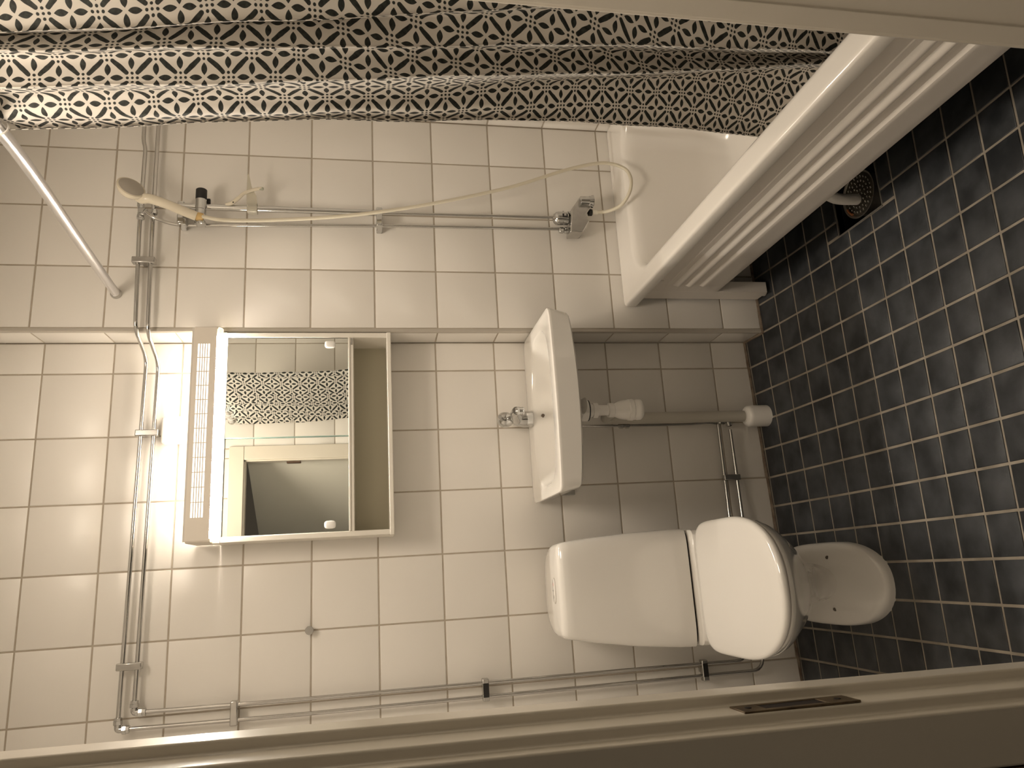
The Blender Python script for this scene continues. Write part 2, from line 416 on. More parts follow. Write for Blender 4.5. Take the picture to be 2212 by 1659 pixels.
# sealant bead in the wall/floor corners
def bead(pts): return MB().tube(pts, 0.006, 8)
sb = bead([(x, -0.001, fz(x, -0.002)+0.001) for x in [XL + (XS-XL)*i/14 for i in range(15)]])
sb.tube([(XS-0.001, y, fz(XS, y)+0.001) for y in (0, -0.05, D-0.003)], 0.006, 8)
sb.tube([(x, D-0.001, fz(x, D)+0.001) for x in [XS-0.002 + (XR-XS)*i/8 for i in range(9)]], 0.006, 8)
struct(sb.build('trim_2', SEAL, None))

# ---------------------------------------------------------------- door opening: frame, leaf, hinge, strike plate
door = bpy.data.objects.new('door_1', None); C.objects.link(door); door.location = (-0.53, -1.76, 0); ORG_[door] = Vector(door.location); struct(door)
LPp = [(-.891,YF),(-.891,-1.754),(-.9005,-1.754),(-.9005,-1.790),(-.910,-1.790),(-.910,-1.807),(-.956,-1.807),(-.956,YF)]
RPp = [(-.169,YF),(-.169,-1.750),(-.1672,-1.7515),(-.1672,-1.790),(-.150,-1.790),(-.150,-1.807),(-.104,-1.807),(-.104,YF)]
MB().loft([[(x-.0075, y, -.03) for x, y in LPp], [(x+.0098, y, 2.04) for x, y in LPp]]).build('jamb', PNT, door, 0.0022, 3, 30)
MB().prism(RPp, 'z', -0.03, 2.04).build('jamb', PNT, door, 0.0022, 3, 30)
HP = [(YF,1.972),(-1.752,1.972),(-1.752,1.981),(-1.790,1.981),(-1.790,1.991),(-1.807,1.991),(-1.807,2.04),(YF,2.04)]
MB().prism(HP, 'x', -0.93, -0.13).build('head', PNT, door, 0.002, 2, 30)
# architrave on the room side
def casing(x0, x1, z0, z1):
    return MB().box(x0, x1, YF-0.001, YF+0.014, z0, z1)
casing(-0.965, -0.898, 0.0, 1.9795).build('casing', PNT, door, 0.003)
casing(-0.162, -0.092, 0.0, 1.9795).build('casing', PNT, door, 0.003)
casing(-0.965, -0.092, 1.980, 2.052).build('casing', PNT, door, 0.003)
MB().box(-0.905, -0.155, -1.80, YF+0.002, -0.06, 0.002).build('threshold', PNT, door, 0.003)
# leaf standing half open into the hallway
hinge0 = Vector((-0.135, -1.822, 0)); dr = Vector((-0.60, -0.80, 0)).normalized(); nr = Vector((0.80, -0.60, 0)).normalized()
ML = Matrix((dr, nr, Vector((0,0,1)))).transposed().to_4x4(); ML.translation = hinge0
leaf = MB().box(0.0, 0.72, 0.0, 0.04, 0.01, 1.985, ML).build('leaf', LPNT, door, 0.002)
pl = MB()
for h in (0.25, 1.745):
    MB().box(-0.176, -0.160, -1.789, -1.757, h-0.035, h+0.035).build('hinge', BRN, door, 0.002)
MB().lathe([(0,0.0075),(0.0016,0.0075),(0.002,0.006)], (-0.1690+0.002, -1.7495, 1.0012), (0,-1,0), 20).build('plug', PNT, door)
# strike plate let into the left jamb
z0, z1 = 0.957, 1.062
sp2 = MB()
xa = -0.8985
Yb, Ya = -1.762, -1.789
sp2.box(xa-0.001, xa+0.0009, Ya, Yb, z0, 0.985).box(xa-0.001, xa+0.0009, Ya, Yb, 1.040, z1)
sp2.box(xa-0.001, xa+0.0009, Ya, Ya+0.006, 0.985, 1.040).box(xa-0.001, xa+0.0009, Yb-0.004, Yb, 0.985, 1.040)
spo = sp2.build('strike_plate', BRASS, door, 0.0004); spo['label'] = 'worn brass strike plate'
MB().box(xa-0.0008, xa+0.0003, Ya+0.006, Yb-0.004, 0.985, 1.040).build('latch_hole', DARK, spo, smooth=False)
for zz in (0.970, 1.052):
    MB().lathe([(0,0.003),(0.0008,0.0028),(0.001,0.001)], (xa+0.0006, (Ya+Yb)/2, zz), (1,0,0), 12).build('screw', DARK, spo)

# ---------------------------------------------------------------- bathtub
bt = thing('bathtub', 'white bathtub with grooved side panel standing along the right hand tiled wall', 'bathtub', (0.42, -0.9, fz(0.4, -0.9)))
TX0, TX1, TY0, TY1, TZ = 0.0735, 0.7555, -1.708, D-0.002, 0.495
n = 96
def trr(x0, x1, y0, y1, r, z): return rrect(x0, x1, y0, y1, r, z, n)
rings = [
    trr(TX0+0.012, TX1-0.01, TY0+0.01, TY1-0.004, 0.010, 0.455),
    trr(TX0+0.0015, TX1, TY0, TY1, 0.014, 0.4555),
    trr(TX0, TX1, TY0, TY1, 0.014, 0.459),
    trr(TX0-0.0005, TX1, TY0, TY1, 0.014, 0.487),
    trr(TX0+0.0012, TX1-0.001, TY0+0.001, TY1-0.001, 0.014, 0.4925),
    trr(TX0+0.005, TX1-0.004, TY0+0.004, TY1-0.003, 0.014, TZ),
    trr(TX0+0.012, TX1-0.008, TY0+0.010, TY1-0.006, 0.016, TZ+0.0005),
    trr(TX0+0.017, TX1-0.013, TY0+0.015, TY1-0.011, 0.018, TZ+0.0005),
    trr(0.120, 0.720, TY0+0.062, -0.230, 0.117, TZ),
    trr(0.128, 0.712, TY0+0.07, -0.238, 0.115, TZ-0.0008),
    trr(0.134, 0.706, TY0+0.076, -0.246, 0.112, TZ-0.004),
    trr(0.140, 0.700, TY0+0.084, -0.256, 0.108, TZ-0.016),
    trr(0.147, 0.693, TY0+0.096, -0.264, 0.104, TZ-0.045),
    trr(0.160, 0.680, TY0+0.13, -0.280, 0.100, 0.38),
    trr(0.180, 0.662, TY0+0.19, -0.305, 0.100, 0.25),
    trr(0.205, 0.640, TY0+0.25, -0.335, 0.105, 0.165),
    trr(0.240, 0.610, TY0+0.30, -0.375, 0.11, 0.132),
    trr(0.300, 0.560, TY0+0.36, -0.44, 0.11, 0.122),
]
body = MB().loft(rings, False, True).build('tub_body', TUBM, bt, angle=50)
# underside shell, so the bath is closed from below
ush = [trr(TX0+0.03, TX1-0.02, TY0+0.02, TY1-0.02, 0.02, 0.456), trr(0.12, 0.72, TY0+0.08, -0.20, 0.10, 0.42),
       trr(0.15, 0.69, TY0+0.14, -0.26, 0.10, 0.25), trr(0.20, 0.64, TY0+0.24, -0.33, 0.10, 0.125), trr(0.30, 0.56, TY0+0.36, -0.44, 0.10, 0.108)]
MB().loft(ush, False, True).build('tub_shell', TUBM, bt, angle=50)
# side panel: beads and grooves run its length and stop short of the end
def prof(k):
    """(x, z) outline of the panel face, k = 1 grooves, k = 0 plain"""
    X = 0.1005
    P = [(X, .452), (X, .3945), (X+.0022*k, .3925), (X+.0022*k, .3905), (X, .3885)]
    def bead(z0, z1, a):
        return [(X - a*k*math.sin(PI*t/8)**0.8 if 0 < t < 8 else X, z0 + (z1-z0)*t/8) for t in range(9)]
    P += bead(.372, .344, .0095) + [(X+.003*k, .341), (X+.001*k, .337)]
    P += bead(.331, .303, .0105) + [(X+.003*k, .300), (X+.001*k, .296), (X, .288)]
    P += [(X-.001*k, .2805), (X-.0045*k, .2770), (X-.0075*k, .2735), (X-.0085*k, .269), (X-.0080*k, .262), (X-.005*k, .240), (X-.0015*k, .21), (X, .192), (X+.002, .187)]
    return P
ap = MB(); ringsA = []
for y, k in ((TY0+0.004, 1), (-1.0, 1), (-0.268, 1), (-0.262, 0.75), (-0.257, 0.3), (-0.254, 0), (-0.205, 0)):
    ringsA.append([(x, y, z) for x, z in prof(k)] + [(0.1185, y, .187), (0.1185, y, .452)])
ap.loft(ringsA).build('side_panel', APR, bt, angle=28)
MB().lathe([(0,.0105),(.0016,.0105),(.0024,.009)], (0.1007, -0.289, 0.4265), (-1,0,0), 24).build('screw_cap', APR, bt)
# end post with its rounded foot
e = MB().box(0.1005, 0.135, -0.203, -0.190, 0.03, 0.455).box(0.1005, 0.104, -0.190, -0.128, -0.003, 0.455)
e.box(0.104, 0.150, -0.131, -0.128, -0.004, 0.455)
e = MB().prism([(0.1005,-0.2045),(0.139,-0.2045),(0.139,-0.200),(0.1045,-0.200),(0.1045,-0.133),(0.101,-0.133),(0.1005,-0.160)], 'z', 0.003, 0.455)
e.build('end_post', APR, bt, 0.0015)
for (fx, fy) in ((0.118, -0.168), (0.64, -0.168), (0.118, -1.62), (0.64, -1.62)):
    zf = fz(fx, fy)
    MB().lathe([(0,.010),(.004,.016),(.010,.0165),(.016,.012),(.020,.008),(.16,.008)], (fx, fy, zf), (0,0,1), 20).build('leg', APR, bt)
for fy in (-0.168, -1.62):
    MB().box(0.112, 0.66, fy-0.012, fy+0.012, 0.105, 0.13).build('cross_beam', APR, bt, 0.002)
MB().lathe([(0,.024),(.003,.024),(.004,.020),(.001,.018)], (0.43, -0.60, 0.1225), (0,0,1), 24).build('waste_fitting', CHR, bt)
# bath waste pipe that hangs over the floor drain
MB().tube(spline([Vector(p) for p in ((0.40,-0.62,0.112),(0.40,-0.63,0.085),(0.33,-0.66,0.085),(0.22,-0.70,0.09),(0.186,-0.705,0.06),(0.192,-0.692,-0.02))], 6)[0], 0.0155, 20).build('drain_pipe', PVC, bt)

# ---------------------------------------------------------------- floor drain strainer
dcx, dcy, dz_ = 0.232, -0.652, -0.060
dr_ = MB(); R0 = 0.0705
NR, NA = 9, 72
MB_holes = []
# plate with holes: a grid of square rings around the holes
import bmesh
def perforated(cx, cy, z, R, holes, hr):
    bm = bmesh.new(); N_ = 64
    ring = [bm.verts.new((cx+R*math.cos(2*PI*k/N_), cy+R*math.sin(2*PI*k/N_), z)) for k in range(N_)]
    edges = [bm.edges.new((ring[k], ring[(k+1)%N_])) for k in range(N_)]
    for hx, hy in holes:
        hv = [bm.verts.new((hx+hr*math.cos(2*PI*k/8), hy+hr*math.sin(2*PI*k/8), z)) for k in range(8)]
        edges += [bm.edges.new((hv[k], hv[(k+1)%8])) for k in range(8)]
    bmesh.ops.triangle_fill(bm, use_beauty=True, use_dissolve=False, edges=edges)
    # drop the faces inside holes
    kill = []
    for f in bm.faces:
        c = f.calc_center_median()
        if any((c.x-hx)**2 + (c.y-hy)**2 < (hr*0.95)**2 for hx, hy in holes): kill.append(f)
    bmesh.ops.delete(bm, geom=kill, context='FACES_ONLY')
    me = bpy.data.meshes.new('tmp'); bm.to_mesh(me); bm.free()
    v = [tuple(q.co) for q in me.vertices]; f = [tuple(p.vertices) for p in me.polygons]; bpy.data.meshes.remove(me)
    return v, f
holes = []
for ri, (rr, cnt) in enumerate(((0.0, 1), (0.013, 6), (0.026, 12), (0.039, 18), (0.052, 24))):
    for k in range(cnt): holes.append((dcx + rr*math.cos(2*PI*k/max(cnt,1) + ri*.3), dcy + rr*math.sin(2*PI*k/max(cnt,1) + ri*.3)))
dth = thing('floor_drain', 'round perforated floor drain strainer in the dark sump beside the bath panel', 'drain', (dcx, dcy, -0.113))
v, f = perforated(dcx, dcy, dz_-0.002, 0.064, holes, 0.0022)
pm = MB().add(v, f).build('perforated_plate', DRN, dth, smooth=False)
hr_ = MB()
for hx, hy in holes:
    hr_.tube([(hx+.0027*math.cos(2*PI*q/8), hy+.0027*math.sin(2*PI*q/8), dz_-.0016) for q in range(6)], .0006, 4)
hr_ = hr_.build('hole_glints', mat('hole_edge_glint', (0.75,0.72,0.66), 0.25, 0.7), dth); hr_['kind'] = 'stuff'  # glints on the hole edges, put in as small bright rings
sol = pm.modifiers.new('thick', 'SOLIDIFY'); sol.thickness = 0.0015
MB().lathe([(-.055,.060),(-.004,.062),(0,.0665),(.001,.0705),(.0018,.0705),(.0018,.0695),(0,.066),(-.006,.0635)], (dcx, dcy, dz_), (0,0,1), 64).build('rim', mat('strainer_rim', (0.70,0.65,0.58), 0.3, 0.8), dth)
orp = []
for k in range(7):
    a = math.radians(112 + 5*k); orp.append((dcx + 0.060*math.cos(a), dcy + 0.060*math.sin(a), dz_+0.002))
o_ = MB().tube(orp, 0.0034, 8).build('clip', ORG, dth); o_['label'] = 'orange plastic clip on the strainer edge'
MB().lathe([(0,.055),(.002,.055)], (dcx, dcy, -0.1145), (0,0,1), 24).build('outlet', DARK, dth)

# ---------------------------------------------------------------- toilet
TCX = -0.858
tl = thing('toilet', 'white porcelain toilet with closed lid standing against the tiled back wall', 'toilet', (TCX, -0.38, fz(TCX, -0.38)))
n = 72
# pedestal and bowl
zb = -0.040
FT_ = [(zb, -.872, .1220, -.547), (-.018, -.872, .1218, -.5465), (-.006, -.872, .1200, -.543), (.0005, -.872, .1160, -.534), (.0055, -.872, .1060, -.512),
       (.0115, -.871, .0900, -.478), (.0185, -.870, .0700, -.436), (.0240, -.869, .0480, -.392), (.0270, -.868, .0260, -.345)]
MB().loft([sell(cx, 0, hw, y0, -.030, z, n, 2.3, 4.0, yc=-.285) for z, cx, hw, y0 in FT_]).build('foot', CER, tl, angle=80)
PB = [  # z, centre x, half width, front y, back y, front exponent
    (.0005, -.868, .0600, -.366, -.035, 2.2),
    (.034,  -.868, .0610, -.369, -.035, 2.2),
    (.060,  -.868, .0650, -.376, -.035, 2.3),
    (.090,  -.867, .0730, -.392, -.035, 2.3),
    (.130,  -.866, .0900, -.430, -.045, 2.3),
    (.180,  -.864, .1130, -.492, -.060, 2.3),
    (.235,  -.861, .1340, -.565, -.075, 2.3),
    (.290,  -.858, .1510, -.632, -.085, 2.3),
    (.340,  -.856, .1630, -.690, -.085, 2.4),
    (.375,  -.855, .1680, -.722, -.085, 2.5),
    (.388,  -.855, .1700, -.728, -.085, 2.5),
    (.394,  -.855, .1670, -.724, -.088, 2.5)]
rings = [sell(cx, 0, hw, y0, y1, z, n, e, 4.0, yc=y0+.185) for z, cx, hw, y0, y1, e in PB]
def refine(rings, k):
    cols = [spline([Vector(r[j]) for r in rings], k)[0] for j in range(len(rings[0]))]
    return [[c[i] for c in cols] for i in range(len(cols[0]))]
MB().loft(refine(rings, 4)).build('bowl', CER, tl, angle=80)
# bolt holes in the foot: dark discs, the holes' shade put into the colour
for bx, by in ((-.7955, -.327), (-.9445, -.325)):
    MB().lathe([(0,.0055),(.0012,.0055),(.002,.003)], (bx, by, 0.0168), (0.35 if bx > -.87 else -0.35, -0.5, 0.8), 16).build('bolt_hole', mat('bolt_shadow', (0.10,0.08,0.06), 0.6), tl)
# seat
def lidring(z, ins, yb=-.319, yf=-.770, hw=.1795):
    return sell(-.852, 0, hw-ins, yf+ins, yb-ins*0.3, z, n, 2.35, 7.0, yc=-.520)
MB().loft([lidring(.394,.010), lidring(.398,.004), lidring(.4085,.0035), lidring(.4095,.008)]).build('seat', CER, tl, angle=60)
MB().loft([lidring(.4105,.006), lidring(.4125,.002), lidring(.4175,.0), lidring(.4235,.0005), lidring(.4275,.003), lidring(.4300,.008), lidring(.4310,.016), lidring(.4315,.05)]).build('lid', CER, tl, angle=60)
for hx in (-.905, -.800):
    MB().lathe([(-.022,.010),(.022,.010)], (hx, -.308, .412), (1,0,0), 16).build('hinge', CER, tl, 0.002)
# cistern: D shaped plan, taper upwards, crowned top
def cis(z, hw, yf, yb, cx, ins=0.0):
    return sell(cx, 0, hw-ins, yf+ins, yb-ins, z, n, 6.5, 3.0, yc=yf+0.055)
CI = [(.4155,.168,-.236,-.018,-.856,.004),(.4195,.172,-.240,-.015,-.856,0),(.47,.1715,-.241,-.013,-.855,0),(.60,.163,-.240,-.012,-.851,0),(.72,.150,-.236,-.012,-.846,0),
      (.785,.1405,-.230,-.012,-.843,0),(.803,.1385,-.228,-.012,-.843,.001),(.812,.1375,-.227,-.012,-.843,.0045),(.8175,.137,-.227,-.012,-.843,.012),(.8195,.136,-.226,-.012,-.843,.024),(.8205,.135,-.225,-.012,-.843,.06)]
MB().loft([cis(z,hw,yf,yb,cx,i) for z,hw,yf,yb,cx,i in CI]).build('cistern', CER, tl, angle=60)
MB().loft([cis(.4095,.1675,-.235,-.018,-.856,.005), cis(.4160,.1675,-.235,-.018,-.856,.005)]).build('gap', DARK, tl)
MB().loft([cis(.380,.164,-.262,-.05,-.856,.004), cis(.384,.168,-.268,-.05,-.856,0), cis(.408,.168,-.268,-.05,-.856,.001), cis(.4110,.167,-.268,-.05,-.856,.006)]).build('shelf', CER, tl, angle=60)
# flush plate
def oval(cx, cy, a, b, r, z): return rrect(cx-a, cx+a, cy-b, cy+b, r, z, 40)
fx, fy, fzz = -.843, -.158, .8207
MB().loft([oval(fx,fy,.0385,.0175,.0172,fzz-.002), oval(fx,fy,.0385,.0175,.0172,fzz), oval(fx,fy,.0370,.0160,.0157,fzz+.0008)]).build('button_surround', mat('button_shadow_line', (0.5,0.46,0.41), 0.4), tl)
MB().loft([oval(fx,fy,.0355,.0148,.0145,fzz-.001), oval(fx,fy,.0355,.0148,.0145,fzz+.0018), oval(fx,fy,.0345,.0138,.0135,fzz+.0024)]).build('flush_button', CER, tl, angle=50)
for k, (dx, dy, aa) in enumerate(((.018, .001, .0045), (0, .001, .004), (-.018, .001, .0045), (.0, .008, .002))):
    mk = box('button_mark', REDM if k == 0 else DARK if k != 1 else mat('faint_mark', (.3,.28,.25), .5), tl, fx+dx-aa, fx+dx+aa, fy+dy-.0012, fy+dy+.0012, fzz+.0022, fzz+.0027)

# ---------------------------------------------------------------- basin
bs = thing('basin', 'white rectangular porcelain washbasin mounted under the mirror cabinet', 'washbasin', (-.297, -.01, .70))
n = 128
def br(x0, x1, y0, y1, r, z): return rrect(x0, x1, y0, y1, r, z, n)
def bulge(ring, a=0.010, dz=0.002):
    out = []
    for x, y, z in ring:
        t = max(0.0, 1 - ((x+.297)/.275)**2); k = max(0.0, min(1.0, (-y-.10)/.26)); out.append((x, y - a*t*k, z - dz*t*k))
    return out
def bowl(ins, z, yb=-.064, yf=-.338, hx=.2405):
    r = sell(-.297, 0, hx-ins, yf+ins, yb-ins*.6, z, n, 3.2, 2.6, yc=-.225)
    k = 0
    # start angle of rrect is at the +x/+y corner; sell starts at +x, so shift by an eighth turn for straight quads
    return r
def bl(x0, x1, y0, y1, r, z):
    q = br(x0, x1, y0, y1, r, z); 
    # resample by angle around the centre so that it pairs with the superellipse
    cx, cy = -.297, -.200
    pts = sorted(((math.atan2(p[1]-cy, p[0]-cx) % (2*PI)), p) for p in q)
    out = []
    for k in range(n):
        t = 2*PI*k/n; c, s = math.cos(t), math.sin(t)
        # exact ray/rect intersection, corners softened by superellipse exponent 16
        hx, hyf, hyb = (x1-x0)/2, cy-y0, y1-cy
        hy = hyb if s >= 0 else hyf; e = 18
        mx_ = (x0+x1)/2
        rr = (abs(c/hx)**e + abs(s/hy)**e)**(-1/e)
        out.append((mx_ + rr*c, cy + rr*s, z))
    return out
def bo(ins, z, yb=-.064, yf=-.338, hx=.2405):
    cx, cy = -.297, -.200; out = []
    for k in range(n):
        t = 2*PI*k/n; c, s = math.cos(t), math.sin(t)
        hy = (yb-ins*.7-cy) if s >= 0 else (cy-yf-ins); h_ = hx-ins; e = 2.7 if s >= 0 else 3.4
        rr = (abs(c/h_)**e + abs(s/hy)**e)**(-1/e)
        out.append((cx + rr*c, cy + rr*s, z))
    return out
rings = [bo(.215,.706), bo(.17,.712), bo(.11,.728), bo(.05,.748), bo(.0,.760,-.02,-.362,.250),
         bulge(bl(-.556,-.036,-.370,-.004,.01,.7700), .010, .014), bulge(bl(-.560,-.032,-.3765,-.002,.01,.7755), .010, .014), bulge(bl(-.5705,-.0195,-.3805,-.001,.01,.824)),
         bulge(bl(-.5715,-.0185,-.3810,-.001,.01,.829)), bulge(bl(-.5700,-.0195,-.3795,-.001,.01,.8320)), bulge(bl(-.5665,-.023,-.3755,-.004,.01,.8332)),
         bulge(bl(-.558,-.031,-.366,-.012,.01,.8325)),
         bo(-.004,.8310), bo(.0,.8295), bo(.004,.826), bo(.010,.816), bo(.018,.800), bo(.032,.770), bo(.055,.742), bo(.085,.727), bo(.13,.721), bo(.19,.719)]
MB().loft(rings).build('bowl', CER, bs, angle=40)
MB().lathe([(0,.0072),(.001,.0072),(.0016,.0060)], (-.2925, -.0835, .7995), (0,-.95,.30), 20).build('overflow_ring', CHR, bs)
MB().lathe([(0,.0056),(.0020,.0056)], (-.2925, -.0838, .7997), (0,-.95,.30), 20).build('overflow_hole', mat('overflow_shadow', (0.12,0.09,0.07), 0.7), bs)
MB().lathe([(0,.022),(.002,.022),(.003,.018)], (-.30,-.20,.7192), (0,0,1), 24).build('plug_hole_ring', CHR, bs)
bk = MB().box(-.548,-.512,-.020,-.002,.695,.765).build('bracket', BCH, bs, .001); 
MB().lathe([(0,.005),(.003,.005)], (-.528,-.020,.712), (0,-1,0), 12).build('bolt', DARK, bk)

# tap
tp = thing('basin_tap', 'small chrome mixer tap on the back ledge of the washbasin', 'tap', (-.2975, -.052, .8325))
tx, ty = -.2975, -.056
MB().lathe([(0,.0275),(.001,.0275),(.030,.0268),(.036,.0255),(.052,.0215),(.060,.0195)], (tx,ty,.8325), (0,0,1), 40).build('body', CHR, tp, angle=50)
MB().tube([(tx,ty,.880),(tx+.002,ty-.040,.894),(tx+.004,ty-.080,.903),(tx+.006,ty-.108,.903)], .013, 20, 6, rs=[.0205,.0175,.0145,.0135]).build('spout', CHR, tp)
MB().lathe([(0,.0125),(.004,.0138),(.0045,.0125),(.014,.0125),(.0145,.0138),(.020,.0138),(.022,.0145),(.028,.010)], (tx+.0055,ty-.103,.8795), (0,0,1), 28).build('aerator', CHR, tp)
MB().lathe([(-.006,.0185),(0,.0195),(.004,.0165),(.010,.0165),(.012,.020),(.016,.0225),(.024,.0255),(.034,.0262),(.044,.0235),(.052,.017),(.056,.008),(.0567,.001)], (tx,ty,.892), (-.05,-.12,1), 36).build('handle', CHR, tp, angle=50)
MB().tube([(tx-.002,ty-.018,.936),(tx-.003,ty-.040,.945),(tx-.003,ty-.062,.949)], .006, 14, 5, rs=[.009,.007,.006]).build('lever', CHR, tp)

# trap and waste
tpw = thing('bottle_trap', 'white plastic bottle trap hanging under the washbasin', 'trap', (-.3, -.19, .50))
ax, ay = -.3015, -.19
def L_(nm, pr, mt): return MB().lathe([(z-.5, r) for z, r in pr], (ax, ay, .5), (0,0,1), 36).build(nm, mt, tpw, angle=40)
L_('flange', [(.708,.020),(.7085,.0335),(.683,.0345),(.6815,.0325)], PVC)
L_('gasket', [(.6820,.0335),(.6785,.0335),(.678,.030)], BLK)
L_('neck', [(.680,.0205),(.655,.0205)], PVC)
L_('nut', [(.664,.019),(.6635,.0232),(.6485,.0240),(.647,.020)], PVC)
L_('tail', [(.652,.0165),(.606,.0165)], PVC)
L_('nut', [(.6135,.018),(.6125,.0228),(.5955,.0232),(.594,.0215)], PVC)
L_('bottle', [(.598,.0205),(.592,.0212),(.575,.0285),(.561,.0312),(.548,.0318),(.546,.0342),(.532,.0348),(.530,.0325),(.519,.0322),(.517,.0335),(.505,.0325),(.500,.0285),(.4985,.020)], PVC)
MB().tube([(ax,ay+.02,.590),(ax,ay+.06,.588),(ax,-.085,.584)], .0185, 20, 3).build('outlet_arm', PVG, tpw)
wp = thing('waste_pipe', 'beige vertical waste pipe from the trap down to the floor collar', 'pipe', (-.300, -.055, -.02))
MB().tube(arc_pipe([(-.300,-.105,.580),(-.300,-.055,.580),(-.3015,-.055,.52),(-.3035,-.055,.03)], .045, 8), .0195, 28).build('pipe', PVG, wp)
MB().lathe([(-.045,.0375),(.040,.0375),(.050,.0365),(.056,.031),(.058,.0265),(.060,.0215),(.064,.0205)], (-.3035,-.055,0.010), (0,0,1), 40).build('collar', PVC, wp, angle=40)

# ---------------------------------------------------------------- mirror cabinet with its lamp
cb = thing('mirror_cabinet', 'off-white mirror cabinet with open bottom shelf hung above the washbasin', 'cabinet', (-.336, -.0, 1.288))
CX0, CX1, CY, CZ0, CZ1 = -.652, -.0225, -.130, 1.2885, 1.800
box('side_panel', CAB, cb, CX0, CX0+.016, CY, -.001, CZ0+.0005, CZ1, .002)
box('side_panel', CAB, cb, CX1-.016, CX1, CY, -.001, CZ0+.0005, CZ1, .002)
box('bottom_panel', CAB, cb, CX0-.0009, CX1+.0009, CY-.0012, -.001, CZ0, CZ0+.0135, .002)
box('shelf', CAB, cb, CX0+.015, CX1-.015, CY+.002, -.002, 1.405, 1.4185, .001)
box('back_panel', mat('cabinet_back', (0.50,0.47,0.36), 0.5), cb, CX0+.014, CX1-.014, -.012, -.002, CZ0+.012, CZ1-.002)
box('top_rail', CAB, cb, CX0-.0007, CX1+.0007, CY-.0009, -.001, 1.7800, 1.8006, .0012)
box('top_track', CAB, cb, CX0+.016, CX1-.016, CY-.001, CY+.003, 1.7775, 1.782, .0008)
box('bottom_track', CAB, cb, CX0+.016, CX1-.016, CY-.0015, CY+.004, 1.4150, 1.4205, .0008)
box('track_stop', BCH, cb, CX1-.040, CX1-.019, CY-.0022, CY-.0005, 1.4085, 1.4120)
def pane(x0, x1, y, nm='mirror_door'):
    o = MB().box(x0, x1, y, y+.004, 1.4205, 1.7785).build(nm, MIR, cb, .0006, 2)
    return o
pa = pane(-.3495, CX1-.0185, CY+.0015); pb = pane(CX0+.0165, -.325, CY+.0085)
ed = MB().box(-.3512, -.3493, CY+.0013, CY+.0055, 1.4205, 1.7785).build('glass_edge', EDGE, pa)
for kx, pp, yy in ((-.0612, pa, CY+.0015), (-.6145, pb, CY+.0085)):
    k = MB()
    k.loft([[(kx + a*.0118*s_, yy - h_, 1.4755 + b_*.0165*s_) for a, b_ in [(math.copysign(abs(math.cos(t))**.6, math.cos(t)), math.copysign(abs(math.sin(t))**.6, math.sin(t))) for t in [2*PI*q/24 for q in range(24)]]] for h_, s_ in ((0,1),(.002,1),(.0055,.86),(.0062,.6))])
    k.build('finger_pull', mat('pull_plastic', (0.86,0.84,0.80), 0.25), pp, angle=60)
# lamp along the top of the cabinet
lm = thing('cabinet_lamp', 'lit strip lamp with slotted housing along the top of the mirror cabinet', 'lamp', (-.33, -.075, 1.80))
LX0, LX1, LY = -.6500, -.0085, -.152
# rounded shell ends: front panel with a slotted window
def shell_front():
    m = MB()
    gx0, gx1, gz0, gz1 = -.5795, -.0645, 1.8245, 1.8585
    y0, y1 = LY, LY+.0028
    m.box(LX0+.006, gx0, y0, y1, 1.806, 1.8705).box(gx1, LX1-.004, y0, y1, 1.806, 1.8705)
    m.box(gx0, gx1, y0, y1, 1.806, gz0).box(gx0, gx1, y0, y1, gz1, 1.8705)
    return m, (gx0, gx1, gz0, gz1, y0, y1)
m_, (gx0, gx1, gz0, gz1, y0, y1) = shell_front()
m_.build('front_panel', LMP, lm, smooth=False)
g = MB()
for k in range(1, 12): x = gx0 + (gx1-gx0)*k/12; g.box(x-.0013, x+.0013, y0+.0004, y1, gz0, gz1)
for k in range(1, 5): z = gz0 + (gz1-gz0)*k/5; g.box(gx0, gx1, y0+.0002, y1, z-.0013, z+.0013)
g.build('grille', LMP, lm, smooth=False)
box('grille_backing', mat('backing_glow', (1,1,1), .5, emit=LAMPCOL, es=1.3), lm, gx0-.002, gx1+.002, y1+.0006, y1+.0016, gz0-.002, gz1+.002)
# ends curve back to the wall
def endcap(xo, sg):
    P = []
    for t in range(7):
        a = PI/2*t/6; P.append((xo + sg*(.010 - .010*math.sin(a)), LY + .010 - .010*math.cos(a)))
    # P runs from the front face to the side
    outer = P + [(xo, -.004 if sg < 0 else -.118)]
    inner = [(x + sg*.0028, y) for x, y in outer[::-1]]
    return outer + [(outer[-1][0]+sg*.0028, outer[-1][1])] + [(xo+sg*.0028, LY+.012), (xo+sg*.010, LY+.0028)]
MB().prism([(LX0+.010,LY),(LX0+.005,LY+.0013),(LX0+.0013,LY+.005),(LX0,LY+.010),(LX0,-.004),(LX0+.003,-.004),(LX0+.003,LY+.011),(LX0+.006,LY+.0055),(LX0+.011,LY+.0028)], 'z', 1.803, 1.8695).build('end_cap', LMP, lm, angle=60)
MB().prism([(LX1-.010,LY),(LX1-.005,LY+.0013),(LX1-.0013,LY+.005),(LX1,LY+.010),(LX1,-.1175),(LX1-.012,-.1175),(LX1-.012,-.004),(LX1-.015,-.004),(LX1-.015,-.1205),(LX1-.003,-.1205),(LX1-.003,LY+.011),(LX1-.006,LY+.0055),(LX1-.011,LY+.0028)], 'z', 1.803, 1.8695).build('end_cap', LMP, lm, angle=60)
